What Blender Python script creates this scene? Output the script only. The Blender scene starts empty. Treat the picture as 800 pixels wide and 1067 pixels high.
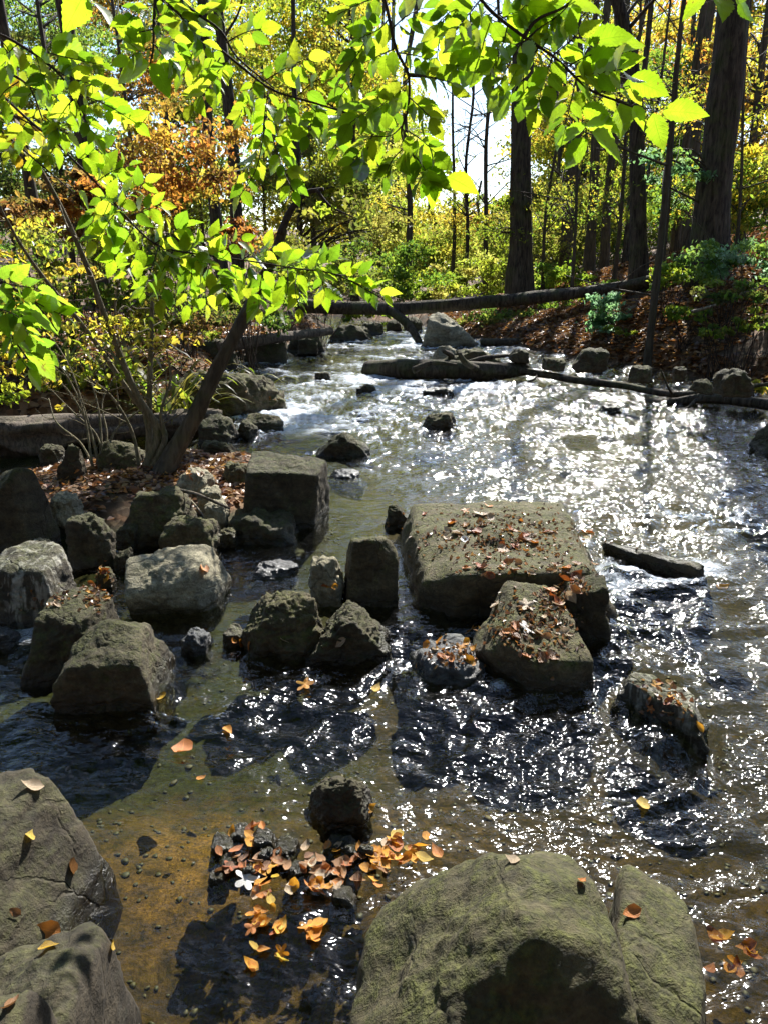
import bpy, bmesh, math, random
import numpy as np
from mathutils import Vector
from mathutils.bvhtree import BVHTree
PI = math.pi
SC = bpy.context.scene
COL = SC.collection
rng = np.random.default_rng(11)
random.seed(5)
PITCH = math.radians(18.0); CH = 1.7; FPX = 806.0
CAM = np.array([0.0, 0.0, CH])
SUN_EL = math.radians(40.0); SUN_AZ = math.radians(17.5)
SDIR = np.array([math.sin(SUN_AZ)*math.cos(SUN_EL), math.cos(SUN_AZ)*math.cos(SUN_EL), math.sin(SUN_EL)])

def ray(px, py):
    u = (533.5-py)/FPX
    return np.array([(px-400.0)/FPX, math.cos(PITCH)+u*math.sin(PITCH), -math.sin(PITCH)+u*math.cos(PITCH)])
def gp(px, py, z=0.0):                      # where a sight line meets height z
    d = ray(px, py); return CAM+d*((z-CH)/d[2])
def at(px, py, t):                          # a point t metres along the view axis
    return CAM+ray(px, py)*t

# ------------------------------------------------------------ noise
_pr = np.random.default_rng(3)
_perm = _pr.permutation(256); _perm = np.concatenate([_perm, _perm, _perm])
_grad = _pr.normal(size=(256, 3)); _grad /= np.linalg.norm(_grad, axis=1)[:, None]
def pn(p):
    i = np.floor(p).astype(np.int64); f = p-i; i &= 255
    u = f*f*f*(f*(f*6-15)+10)
    out = 0
    for a in (0, 1):
        for b in (0, 1):
            for c in (0, 1):
                g = _grad[_perm[_perm[_perm[i[:, 0]+a]+i[:, 1]+b]+i[:, 2]+c]]
                d = g[:, 0]*(f[:, 0]-a)+g[:, 1]*(f[:, 1]-b)+g[:, 2]*(f[:, 2]-c)
                w = (u[:, 0] if a else 1-u[:, 0])*(u[:, 1] if b else 1-u[:, 1])*(u[:, 2] if c else 1-u[:, 2])
                out = out+w*d
    return out*1.6
def fbm(p, octv=4, gain=.5):
    s = 0; a = 1
    for k in range(octv):
        s = s+a*pn(p*(2.03**k)+k*17.3); a *= gain
    return s
def n2(x, y, s, seed=0.0, octv=3, gain=.5):
    return fbm(np.stack([x*s+seed, y*s+seed*1.7, np.full_like(x, seed*.37)], -1), octv, gain)
def sstep(a, b, x):
    t = np.clip((x-a)/(b-a), 0, 1); return t*t*(3-2*t)

# ------------------------------------------------------------ mesh helpers
def make_mesh(name, V, F, mat, parent=None, col=None, uv=None, smooth=True):
    V = np.asarray(V, dtype=np.float32).reshape(-1, 3); F = np.asarray(F, dtype=np.int32)
    k = F.shape[1]; me = bpy.data.meshes.new(name)
    me.vertices.add(len(V)); me.vertices.foreach_set('co', V.ravel())
    me.loops.add(F.size); me.loops.foreach_set('vertex_index', F.ravel())
    me.polygons.add(len(F))
    me.polygons.foreach_set('loop_start', np.arange(0, F.size, k, dtype=np.int32))
    me.polygons.foreach_set('use_smooth', np.full(len(F), smooth, dtype=bool))
    me.update(calc_edges=True)
    if col is not None:
        c = np.ones((len(V), 4), dtype=np.float32); c[:, :col.shape[1]] = col
        a = me.color_attributes.new('col', 'FLOAT_COLOR', 'POINT'); a.data.foreach_set('color', c.ravel())
    if uv is not None:
        l = me.uv_layers.new(name='UVMap'); l.data.foreach_set('uv', np.asarray(uv, dtype=np.float32)[F.ravel()].ravel())
    me.materials.append(mat)
    o = bpy.data.objects.new(name, me); COL.objects.link(o)
    if parent is not None: o.parent = parent
    return o
def tag(o, label, cat, group=None):
    o['label'] = label; o['category'] = cat
    if group: o['group'] = group
    return o
def kind(o, k, label=None):
    o['kind'] = k
    if label: o['label'] = label
    return o
def thing(name, label, cat, loc, group=None):
    o = bpy.data.objects.new(name, None); o.empty_display_size = .1; COL.objects.link(o)
    o.location = [float(c) for c in loc]
    return tag(o, label, cat, group)

class MB:
    def __init__(s): s.V = []; s.F = []; s.C = []; s.U = []; s.n = 0
    def add(s, V, F, C=None, U=None):
        s.V.append(np.asarray(V, float)); s.F.append(np.asarray(F)+s.n); s.n += len(V)
        if C is not None: s.C.append(C)
        if U is not None: s.U.append(U)
    def build(s, name, mat, parent=None, smooth=True):
        V = np.concatenate(s.V)
        if parent is not None: V = V-np.array(parent.location)
        return make_mesh(name, V, np.concatenate(s.F), mat, parent, np.concatenate(s.C) if s.C else None, np.concatenate(s.U) if s.U else None, smooth)

def curve(pts, n):                              # catmull-rom resample
    P = np.asarray(pts, float)
    if len(P) < 3:
        t = np.linspace(0, 1, n)[:, None]; return P[0]*(1-t)+P[-1]*t
    Q = np.concatenate([[2*P[0]-P[1]], P, [2*P[-1]-P[-2]]])
    out = []
    for u in np.linspace(0, len(P)-1-1e-6, n):
        i = int(u); t = u-i; a, b, c, d = Q[i:i+4]
        out.append(.5*((2*b)+(-a+c)*t+(2*a-5*b+4*c-d)*t*t+(-a+3*b-3*c+d)*t**3))
    return np.array(out)
def tube(pts, r0, r1, sides=8, rough=0.0, seed=0., flare=0.0, power=1.0):
    P = np.asarray(pts); n = len(P)
    T = np.gradient(P, axis=0); T /= np.linalg.norm(T, axis=1)[:, None]+1e-9
    ref = np.array([0, 0, 1.]) if abs(T[0][2]) < .8 else np.array([0, 1., 0])
    A = np.cross(T, ref); A /= np.linalg.norm(A, axis=1)[:, None]+1e-9; B = np.cross(T, A)
    s = np.linspace(0, 1, n); R = r0+(r1-r0)*s**power; R = R*(1+flare*np.exp(-s*n/ max(3.0, n*.04)))
    a = np.arange(sides)/sides*2*PI
    ring = np.cos(a)[None, :, None]*A[:, None, :]+np.sin(a)[None, :, None]*B[:, None, :]
    rr = np.repeat(R[:, None], sides, 1)
    if rough > 0:
        q = (P[:, None, :]*.6+ring*1.2*1.0).reshape(-1, 3)/max(r0*2.2, .01)*.5+seed
        rr = rr*(1+rough*fbm(q, 3).reshape(n, sides))
    V = (P[:, None, :]+ring*rr[:, :, None]).reshape(-1, 3)
    i = np.arange(n-1)[:, None]*sides; j = np.arange(sides)[None, :]; j2 = (j+1) % sides
    F = np.stack([i+j, i+j2, i+sides+j2, i+sides+j], -1).reshape(-1, 4)
    V = np.concatenate([V, [P[0], P[-1]]]); m = n*sides
    cap = []
    for k in range(0, sides, 2):
        cap.append([m, (k+2) % sides, (k+1) % sides, k]); e = (n-1)*sides
        cap.append([m+1, e+k, e+(k+1) % sides, e+(k+2) % sides])
    return V, np.concatenate([F, np.array(cap)])

# ------------------------------------------------------------ materials
class NT:
    def __init__(s, name):
        s.m = bpy.data.materials.new(name); s.m.use_nodes = True; s.t = s.m.node_tree; s.t.nodes.clear()
        s.out = s.t.nodes.new('ShaderNodeOutputMaterial')
    def n(s, ty, ins=None, **kw):
        d = s.t.nodes.new('ShaderNode'+ty)
        for k, v in kw.items(): setattr(d, k, v)
        for k, v in (ins or {}).items(): s.put(d, k, v)
        return d
    def put(s, d, k, v):
        i = d.inputs[k]
        if isinstance(v, bpy.types.NodeSocket): s.t.links.new(v, i)
        elif hasattr(v, 'outputs'): s.t.links.new(v.outputs[0], i)
        else:
            if isinstance(v, tuple) and len(v) == 3 and i.type == 'RGBA': v = v+(1,)
            i.default_value = v
    def noise(s, vec, scale, detail=4, rough=.55, dist=0.): return s.n('TexNoise', {'Vector': vec, 'Scale': scale, 'Detail': detail, 'Roughness': rough, 'Distortion': dist})
    def ramp(s, fac, stops, interp='LINEAR'):
        d = s.n('ValToRGB', {'Fac': fac}); r = d.color_ramp; r.interpolation = interp
        while len(r.elements) < len(stops): r.elements.new(.5)
        for e, (p, c) in zip(r.elements, stops):
            e.position = p; e.color = (c, c, c, 1) if isinstance(c, (int, float)) else tuple(c)+(1,)
        return d
    def mix(s, f, a, b, mode='MIX'):
        d = s.n('Mix', data_type='RGBA', blend_type=mode)
        s.put(d, 0, f); s.put(d, 6, a); s.put(d, 7, b); return d.outputs[2]
    def math(s, op, a, b=0., c=0., clamp=False):
        d = s.n('Math', operation=op, use_clamp=clamp); s.put(d, 0, a); s.put(d, 1, b); s.put(d, 2, c); return d.outputs[0]
    def geo(s): return s.n('NewGeometry')
    def bump(s, h, strength, dist, normal=None):
        d = s.n('Bump', {'Height': h, 'Strength': strength, 'Distance': dist})
        if normal is not None: s.put(d, 'Normal', normal)
        return d
    def surf(s, sh): s.put(s.out, 'Surface', sh); return s.m

def rock_mat(name, c0, c1, moss=.5, mosscol=(.075, .085, .018), lichen=.3, scale=1.0, bumpd=.02, streak=0.0):
    t = NT(name); g = t.geo(); pos = g.outputs['Position']
    tc = t.n('TexCoord').outputs['Object']
    big = t.noise(tc, 3.2*scale, 6, .6, .3); mid = t.noise(tc, 17*scale, 6, .65); fine = t.noise(tc, 95*scale, 4, .7)
    base = t.mix(t.ramp(big, [(.35, 0.), (.65, 1.)]), c0, c1)
    base = t.mix(.55, base, t.ramp(mid, [(.3, .35), (.5, .8), (.72, 1.3)]), 'MULTIPLY')
    base = t.mix(.45, base, t.ramp(fine, [(.3, .35), (.6, 1.25)]), 'MULTIPLY')
    if streak > 0:
        mp = t.n('Mapping', {'Vector': tc, 'Scale': (22., 22., 3.)})
        st = t.noise(mp, 1.0, 3, .6, .5)
        base = t.mix(t.math('MULTIPLY', t.ramp(st, [(.5, 0.), (.62, 1.)]), streak), base, (.42, .40, .33))
    vor = t.n('TexVoronoi', {'Vector': tc, 'Scale': 26.*scale, 'Randomness': 1.0})
    lich = t.math('MULTIPLY', t.ramp(t.noise(tc, 7*scale, 5, .7, .8), [(.56, 0.), (.66, 1.)]), lichen)
    base = t.mix(lich, base, t.mix(t.ramp(vor.outputs['Color'], [(.2, 0.), (.8, 1.)]), (.27, .28, .2), (.42, .41, .33)))
    wv = t.n('VectorMath', {0: tc, 1: t.n('VectorMath', {0: t.noise(tc, 4.*scale, 4, .6).outputs['Color'], 3: .22}, operation='SCALE').outputs[0]}, operation='ADD').outputs[0]
    crk = t.ramp(t.n('TexVoronoi', {'Vector': wv, 'Scale': 3.6*scale}, feature='DISTANCE_TO_EDGE').outputs['Distance'], [(.0, 0.), (.028, 1.)])
    crm = t.math('MAXIMUM', crk, t.ramp(t.noise(tc, 2.2*scale, 2), [(.45, 0.), (.55, 1.)]))
    lay = t.noise(t.n('Mapping', {'Vector': wv, 'Rotation': (.25, .2, 0), 'Scale': (1.2, 1.2, 16.)}), 1.6*scale, 4, .6)
    base = t.mix(.5, base, t.ramp(lay, [(.36, .5), (.5, 1.), (.66, 1.25)]), 'MULTIPLY')
    base = t.mix(t.math('MULTIPLY', t.math('SUBTRACT', 1., crm), .35), base, (.03, .022, .013))
    nz = t.n('SeparateXYZ', {'Vector': g.outputs['Normal']}).outputs['Z']
    mm = t.math('ADD', t.math('MULTIPLY', nz, .55), t.math('MULTIPLY', t.noise(tc, 5*scale, 7, .7, .4), 1.3))
    mf = t.math('MULTIPLY', t.math('MULTIPLY', t.ramp(t.noise(tc, 13*scale, 6, .75, .5), [(.40, .15), (.58, 1.)]), 1.0), t.ramp(mm, [(.84-.1*moss, 0.), (1.10-.1*moss, 1.)]))
    mf = t.math('MULTIPLY', mf, moss)
    mc = t.mix(t.ramp(t.noise(tc, 60*scale, 3, .7), [(.3, 0.), (.7, 1.)]), tuple(c*.45 for c in mosscol), tuple(c*1.5 for c in mosscol))
    base = t.mix(mf, base, mc)
    base = t.mix(.75, base, t.ramp(t.noise(tc, 30*scale, 8, .8, .3), [(.32, .35), (.5, .95), (.7, 1.5)]), 'MULTIPLY')
    z = t.n('SeparateXYZ', {'Vector': pos}).outputs['Z']
    zz = t.math('ADD', z, t.math('MULTIPLY', t.math('SUBTRACT', t.noise(pos, 6., 3), .5), .09))
    wet = t.ramp(zz, [(.03, 1.), (.10, 0.)])
    base = t.mix(t.math('MULTIPLY', wet, .8), base, t.mix(1.0, base, (.22, .2, .16), 'MULTIPLY'))
    h = t.math('ADD', t.math('MULTIPLY', mid, .8), t.math('ADD', t.math('MULTIPLY', fine, .35), t.math('MULTIPLY', t.n('TexVoronoi', {'Vector': tc, 'Scale': 9.*scale}, feature='DISTANCE_TO_EDGE').outputs['Distance'], .25)))
    h = t.math('ADD', h, t.math('MULTIPLY', t.math('MULTIPLY', mf, t.noise(tc, 130*scale, 2)), .6))
    h = t.math('ADD', h, t.math('ADD', t.math('MULTIPLY', crm, .35), t.math('MULTIPLY', lay, .9)))
    b = t.bump(h, .9, bumpd)
    rgh = t.math('SUBTRACT', .88, t.math('MULTIPLY', wet, .62))
    return t.surf(t.n('BsdfPrincipled', {'Base Color': base, 'Roughness': rgh, 'Normal': b, 'Specular IOR Level': .35}))
M = {}
M['rock_dark'] = rock_mat('dark mossy rock', (.040, .030, .015), (.10, .078, .042), .85, (.048, .052, .009), lichen=.06)
M['rock_moss'] = rock_mat('moss covered slab', (.060, .045, .022), (.135, .105, .055), .9, (.066, .068, .011), .10)
M['rock_pale'] = rock_mat('pale weathered rock', (.22, .19, .12), (.38, .34, .23), .25, lichen=.35)
M['rock_grey'] = rock_mat('grey smooth boulder', (.028, .021, .012), (.062, .048, .028), .3, lichen=.05, bumpd=.013)
M['rock_olive'] = rock_mat('olive boulder', (.048, .037, .018), (.095, .078, .038), .85, (.055, .058, .011), .06, bumpd=.014)
M['rock_streak'] = rock_mat('streaked rock', (.05, .04, .026), (.10, .085, .058), .5, lichen=.15, streak=.7)
M['rock_wet'] = rock_mat('wet stone', (.06, .06, .06), (.13, .135, .14), .1, lichen=.3)

def bark_mat(name, c0, c1, moss=0.0, s=1.0):
    t = NT(name); tc = t.n('TexCoord').outputs['Object']
    mp = t.n('Mapping', {'Vector': tc, 'Scale': (9*s, 9*s, 1.6*s)})
    a = t.noise(mp, 2.0, 6, .65, .6); b = t.noise(tc, 3*s, 4)
    c = t.mix(t.ramp(a, [(.35, 0.), (.65, 1.)]), c0, c1)
    c = t.mix(.4, c, t.ramp(b, [(.3, .4), (.7, 1.4)]), 'MULTIPLY')
    if moss: c = t.mix(t.math('MULTIPLY', t.ramp(t.noise(tc, 2.1*s, 5, .7), [(.5, 0.), (.62, 1.)]), moss), c, (.07, .09, .02))
    return t.surf(t.n('BsdfPrincipled', {'Base Color': c, 'Roughness': .9, 'Specular IOR Level': .2, 'Normal': t.bump(a, 1.0, .03/s)}))
M['bark'] = bark_mat('dark furrowed bark', (.018, .013, .009), (.10, .08, .055), .35)
M['bark2'] = bark_mat('grey brown bark', (.045, .036, .024), (.11, .09, .06), .3)
M['barkpale'] = bark_mat('mossy pale stem bark', (.09, .075, .045), (.24, .2, .12), .45, 4.)
M['twig'] = bark_mat('dark twig bark', (.025, .018, .013), (.07, .05, .035), 0, 12.)
M['deadwood'] = bark_mat('weathered driftwood', (.05, .04, .03), (.17, .135, .1), .15, 2.)
M['paledeadwood'] = bark_mat('pale barkless log', (.14, .115, .08), (.3, .25, .18), .25, 2.)

def foliage_mat(name, tr=.6, gloss=.06):
    t = NT(name); c = t.n('Attribute', attribute_name='col').outputs['Color']
    d = t.n('BsdfDiffuse', {'Color': t.mix(1.0, c, (.42, .42, .42), 'MULTIPLY')})
    r = t.n('BsdfTranslucent', {'Color': c})
    m = t.n('MixShader', {0: tr, 1: d, 2: r})
    g = t.n('BsdfGlossy', {'Color': (1, 1, 1), 'Roughness': .38})
    return t.surf(t.n('MixShader', {0: gloss, 1: m, 2: g}))
M['foliage'] = foliage_mat('forest foliage', .72, .02)
M['litter'] = foliage_mat('dry leaf litter', .22, .05)

def nearleaf_mat(name):
    t = NT(name); c = t.n('Attribute', attribute_name='col').outputs['Color']
    uv = t.n('SeparateXYZ', {'Vector': t.n('UVMap').outputs[0]})
    u, v = uv.outputs['X'], t.math('ABSOLUTE', uv.outputs['Y'])
    mid = t.ramp(v, [(.0, 1.), (.05, 0.)])
    w = t.math('FRACT', t.math('MULTIPLY', t.math('SUBTRACT', u, t.math('MULTIPLY', v, .17)), 10.))
    side = t.ramp(t.math('ABSOLUTE', t.math('SUBTRACT', w, .5)), [(.0, 1.), (.11, 0.)])
    vein = t.math('MAXIMUM', mid, t.math('MULTIPLY', side, .55))
    mott = t.ramp(t.noise(t.n('TexCoord').outputs['Object'], 30., 3), [(.3, .78), (.7, 1.12)])
    c2 = t.mix(1.0, c, mott, 'MULTIPLY')
    c2 = t.mix(t.math('MULTIPLY', t.ramp(t.noise(t.n('TexCoord').outputs['Object'], 55., 2), [(.70, 0.), (.73, 1.)]), .75), c2, (.22, .12, .02))
    ct = t.mix(t.math('MULTIPLY', vein, .38), c2, t.mix(1.0, c2, (.5, .6, .5), 'MULTIPLY'))
    d = t.n('BsdfDiffuse', {'Color': t.mix(1.0, c2, (.25, .27, .3), 'MULTIPLY')})
    b = t.bump(t.math('ADD', vein, t.math('MULTIPLY', w, .4)), .5, .002)
    r = t.n('BsdfTranslucent', {'Color': ct, 'Normal': b})
    m = t.n('MixShader', {0: .72, 1: d, 2: r})
    g = t.n('BsdfGlossy', {'Color': (1, 1, 1), 'Roughness': .45, 'Normal': b})
    f = t.n('Fresnel', {'IOR': 1.4})
    return t.surf(t.n('MixShader', {0: t.math('MULTIPLY', f, .16), 1: m, 2: g}))
M['leaf'] = nearleaf_mat('backlit beech leaf')

def fallen_mat(name, c0, c1, trans=.25):
    t = NT(name); tc = t.n('TexCoord').outputs['Object']
    oi = t.n('ObjectInfo').outputs['Random']
    uv = t.n('SeparateXYZ', {'Vector': t.n('UVMap').outputs[0]}); v = t.math('ABSOLUTE', uv.outputs['Y'])
    c = t.mix(t.ramp(t.math('ADD', t.noise(tc, 40., 4, .7), t.math('MULTIPLY', t.math('SUBTRACT', oi, .5), .5)), [(.3, 0.), (.7, 1.)]), c0, c1)
    c = t.mix(t.math('MULTIPLY', t.ramp(t.noise(tc, 90., 2), [(.58, 0.), (.66, 1.)]), .7), c, (.05, .025, .012))
    c = t.mix(t.ramp(v, [(0., .6), (.07, 0.)]), c, tuple(min(1, k*1.5) for k in c1))
    p = t.n('BsdfPrincipled', {'Base Color': c, 'Roughness': .45, 'Specular IOR Level': .5, 'Normal': t.bump(t.noise(tc, 70., 3), .6, .003)})
    r = t.n('BsdfTranslucent', {'Color': c})
    return t.surf(t.n('MixShader', {0: trans, 1: p, 2: r}))
M['fl_rust'] = fallen_mat('rust fallen leaf', (.26, .06, .012), (.55, .20, .03))
M['fl_brown'] = fallen_mat('brown fallen leaf', (.16, .07, .025), (.38, .19, .07))
M['fl_tan'] = fallen_mat('tan fallen leaf', (.33, .22, .12), (.55, .42, .27))
M['fl_orange'] = fallen_mat('orange fallen leaf', (.55, .20, .015), (.85, .42, .04), .4)
M['fl_yellow'] = fallen_mat('yellow fallen leaf', (.55, .33, .04), (.78, .58, .1), .45)
M['fl_pale'] = fallen_mat('pale fallen leaf', (.6, .56, .5), (.82, .8, .76), .2)

def water_mat():
    t = NT('stream water'); pos = t.geo().outputs['Position']
    at_ = t.n('Attribute', attribute_name='col').outputs['Color']
    sp = t.n('SeparateXYZ', {'Vector': at_}); rough, foam = sp.outputs['X'], sp.outputs['Y']
    mp = t.n('Mapping', {'Vector': pos, 'Rotation': (0, 0, .25), 'Scale': (.8, 1.25, 1.)})
    a = t.noise(mp, 15., 2, .5, .5); b = t.noise(mp, 42., 1, .5, .3)
    h = t.math('ADD', a, t.math('MULTIPLY', b, .3))
    bd = t.n('Bump', {'Height': h, 'Distance': .020}); t.put(bd, 'Strength', t.math('ADD', .28, t.math('MULTIPLY', rough, 1.1), clamp=True))
    dt = t.n('VectorMath', {0: bd.outputs[0], 1: t.geo().outputs['Incoming']}, operation='DOT_PRODUCT').outputs['Value']
    fr = t.math('ADD', .02, t.math('MULTIPLY', .98, t.math('POWER', t.math('SUBTRACT', 1., t.math('ABSOLUTE', dt), clamp=True), 5.)))
    tr = t.n('BsdfTransparent', {'Color': (.72, .73, .56)})
    gl = t.n('MixShader', {0: .03, 1: t.n('BsdfGlossy', {'Color': (1, 1, 1), 'Roughness': .075, 'Normal': bd}), 2: t.n('BsdfGlossy', {'Color': (1, 1, 1), 'Roughness': .27, 'Normal': bd})})
    w = t.n('MixShader', {0: t.math('MULTIPLY', fr, 1.0, clamp=True), 1: tr, 2: gl})
    fn = t.noise(mp, 38., 8, .85, 1.2); f2 = t.noise(pos, 5., 3)
    ff = t.ramp(t.math('ADD', t.math('ADD', t.math('MULTIPLY', foam, .55), t.math('MULTIPLY', fn, .7)), t.math('MULTIPLY', f2, .25)), [(.80, 0.), (.98, 1.)])
    fo = t.n('BsdfDiffuse', {'Color': (.70, .76, .82), 'Normal': bd})
    return t.surf(t.n('MixShader', {0: t.math('MULTIPLY', ff, .6), 1: w, 2: fo}))
M['water'] = water_mat()

def ground_mat():
    t = NT('stream bed and woodland floor'); g = t.geo(); pos = g.outputs['Position']
    z = t.n('SeparateXYZ', {'Vector': pos}).outputs['Z']
    wp = t.n('VectorMath', {0: pos, 1: t.n('VectorMath', {0: t.noise(pos, 9., 3).outputs['Color'], 3: .12}, operation='SCALE').outputs[0]}, operation='ADD').outputs[0]
    vor = t.n('TexVoronoi', {'Vector': wp, 'Scale': 62.}); ve = t.n('TexVoronoi', {'Vector': wp, 'Scale': 62.}, feature='DISTANCE_TO_EDGE').outputs['Distance']
    peb = t.mix(t.ramp(vor.outputs['Color'], [(.1, 0.), (.9, 1.)]), (.018, .011, .005), (.070, .041, .013))
    peb = t.mix(t.ramp(t.noise(pos, 2.3, 4, .6, .5), [(.40, 0.), (.70, .8)]), peb, (.014, .010, .005))
    peb = t.mix(.9, peb, t.ramp(t.noise(wp, 26., 8, .85), [(.36, .15), (.5, .9), (.64, 2.4)]), 'MULTIPLY')
    peb = t.mix(.8, peb, t.ramp(t.noise(wp, 5., 4, .7), [(.36, .35), (.62, 1.5)]), 'MULTIPLY')
    at_ = t.n('Attribute', attribute_name='col').outputs['Color']; sp = t.n('SeparateXYZ', {'Vector': at_})
    alg = t.math('MULTIPLY', sp.outputs['X'], t.ramp(t.noise(pos, 4., 5, .65, .8), [(.30, .35), (.52, 1.)]))
    peb = t.mix(alg, peb, t.mix(t.ramp(t.noise(pos, 45., 4, .7), [(.35, 0.), (.65, 1.)]), (.006, .008, .0015), (.034, .042, .006)))
    gold_sun = t.math('MULTIPLY', sp.outputs['Z'], t.ramp(t.noise(wp, 9., 7, .8), [(.40, 0.), (.62, 1.)]))
    peb = t.mix(gold_sun, peb, t.mix(t.ramp(t.noise(pos, 110., 4, .8), [(.35, 0.), (.65, 1.)]), (.045, .022, .005), (.38, .20, .035)))  # gold gravel tone that also carries a painted patch of sunlight
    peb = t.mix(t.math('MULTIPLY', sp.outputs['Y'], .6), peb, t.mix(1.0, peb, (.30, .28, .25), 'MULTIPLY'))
    v2 = t.n('TexVoronoi', {'Vector': pos, 'Scale': 17.})
    lit = t.ramp(t.n('SeparateXYZ', {'Vector': v2.outputs['Color']}).outputs['X'], [(0., (.05, .03, .016)), (.3, (.13, .07, .03)), (.6, (.2, .10, .045)), (1., (.30, .2, .11))])
    soil = t.mix(t.ramp(t.noise(pos, 1.3, 5, .6), [(.42, 0.), (.6, 1.)]), lit, (.05, .035, .02))
    f = t.ramp(t.math('ADD', z, t.math('MULTIPLY', t.math('SUBTRACT', t.noise(pos, 5.), .5), .1)), [(.0, 0.), (.06, 1.)])
    c = t.mix(f, peb, soil)
    h = t.math('ADD', t.math('MINIMUM', ve, .05), t.math('MULTIPLY', t.noise(pos, 40., 5, .7), .4))
    return t.surf(t.n('BsdfPrincipled', {'Base Color': c, 'Roughness': .85, 'Specular IOR Level': .2, 'Normal': t.bump(h, .8, .02)}))
M['ground'] = ground_mat()

# ------------------------------------------------------------ terrain
YR = [-60, -5, 0, 2, 4, 6, 8, 10, 12, 14, 16, 18, 20, 22, 25, 30, 40, 90]
XR = [9, 7, 6, 5.6, 5.4, 5.3, 5.3, 5.2, 4.5, 3.6, 2.7, 2.1, 1.4, .6, -1.5, -6, -18, -80]
YL = [-60, 0, 1.4, 2.2, 2.8, 4.5, 6.6, 7.6, 8.2, 9, 10, 12, 14, 16, 18, 20, 22, 25, 30, 40, 90]
XL = [-.9, -1.1, -1.1, -1.5, -4, -4.4, -4.4, -4.2, -2.2, -2.1, -2.2, -2.5, -2.6, -2.2, -1.7, -1.4, -1.6, -4.2, -10, -24, -90]
def terrain(x, y):
    xr = np.interp(y, YR, XR)+.25*n2(x, y, .7, 5.); xl = np.interp(y, YL, XL)+.2*n2(x, y, .8, 9.)
    sr = x-xr; sl = xl-x; sn = np.where(x < 5.0, .55-y, -9.)+.15*n2(x, y, 1.5, 2.)-.55*np.maximum(0, x-1.2)
    inside = np.maximum.reduce([sr, sl, sn])
    depth = -.20*sstep(0, .8, -inside)-.06*n2(x, y, .8, 21.)*sstep(0, 1.2, -inside)-.05*sstep(.5, 2.5, -inside)
    slope = lambda s, a, b, k: a*sstep(0, .5, s)+b*np.minimum(np.maximum(s, 0), 4.)+k*np.maximum(s-4., 0)
    xh = np.interp(y, [16, 20, 25, 35, 60, 100], [0, 0, 1.6, 5, 9, 12])
    sr_ = np.where(y > 20, np.minimum(sr, np.maximum(x-xh, 0)+.55), sr); wl = sstep(20, 26, y)
    slh = sl*(1-wl)+np.minimum(sl, np.maximum(-8-.2*(y-22)-x, 0)+.6)*wl
    hr = slope(sr_, .12, np.interp(y, [13, 15, 19], [.54, .46, .2]), .26); hl = slope(slh, .28, .11, .16); hn = slope(sn, .25, .10, .35)
    up = np.maximum(y-30, 0)*.05
    up = np.minimum(up, 6+.02*np.maximum(y-60, 0))
    bank = np.maximum.reduce([np.where(sr > 0, hr, 0), np.where(sl > 0, hl, 0), np.where(sn > 0, hn, 0)])
    bank = np.minimum(bank, 18+.02*bank)+.10*n2(x, y, .9, 31.)*sstep(0, .8, inside)
    e = ((x+1.75)/1.45)**2+((y-5.75)/1.25)**2
    mound = .39*np.exp(-e*e*.8)
    h = np.where(inside > 0, bank+up, depth)
    mound2 = .10*np.exp(-(((x-.05)/.6)**2+((y-1.95)/.35)**2))
    h = h+np.where(h < .1, mound+mound2, 0)
    return h+.010*n2(x, y, 3.2, 3., 2)+.0012*n2(x, y, 15., 4., 2)
def ground_z(x, y): return float(terrain(np.array([float(x)]), np.array([float(y)]))[0])
def sgrid(a, b, c, n, d0):
    u = np.linspace(-1, 1, n)
    # sinh spacing centred on c
    k = 6.2; s = np.sinh(u*k)/np.sinh(k)
    s = s*.985+u*.015
    return np.where(s < 0, c+s*(c-a), c+s*(b-c))
gx = sgrid(-160, 160, 0.2, 640, 0); gy = sgrid(-120, 240, 3.0, 760, 0)
GX, GY = np.meshgrid(gx, gy); X = GX.ravel(); Y = GY.ravel()
Z = terrain(X, Y)
n, m = len(gy), len(gx)
i = np.arange(n-1)[:, None]*m+np.arange(m-1)[None, :]; F = np.stack([i, i+1, i+m+1, i+m], -1).reshape(-1, 4)
alg = np.clip(sstep(.25, -.6, X+.25*n2(X, Y, 2., 7.))*sstep(1.9, 2.5, Y)*1.0, 0, 1)*np.where(Y < 9, 1, .5)
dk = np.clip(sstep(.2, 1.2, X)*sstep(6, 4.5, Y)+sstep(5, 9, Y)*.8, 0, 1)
c_ = gp(205, 850); gold_sunm = np.exp(-((X-c_[0])/.30)**2-((Y-c_[1])/.32)**2)+.25*np.exp(-((X+.1)/.8)**2-((Y-1.3)/.5)**2)+.35*np.exp(-((X-1.2)/.7)**2-((Y-1.7)/.4)**2)  # gold gravel blobs; the first has its pool of sunlight painted in
g = make_mesh('ground', np.stack([X, Y, Z], -1), F, M['ground'], col=np.stack([alg, dk, gold_sunm], -1))
kind(g, 'structure')

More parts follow.
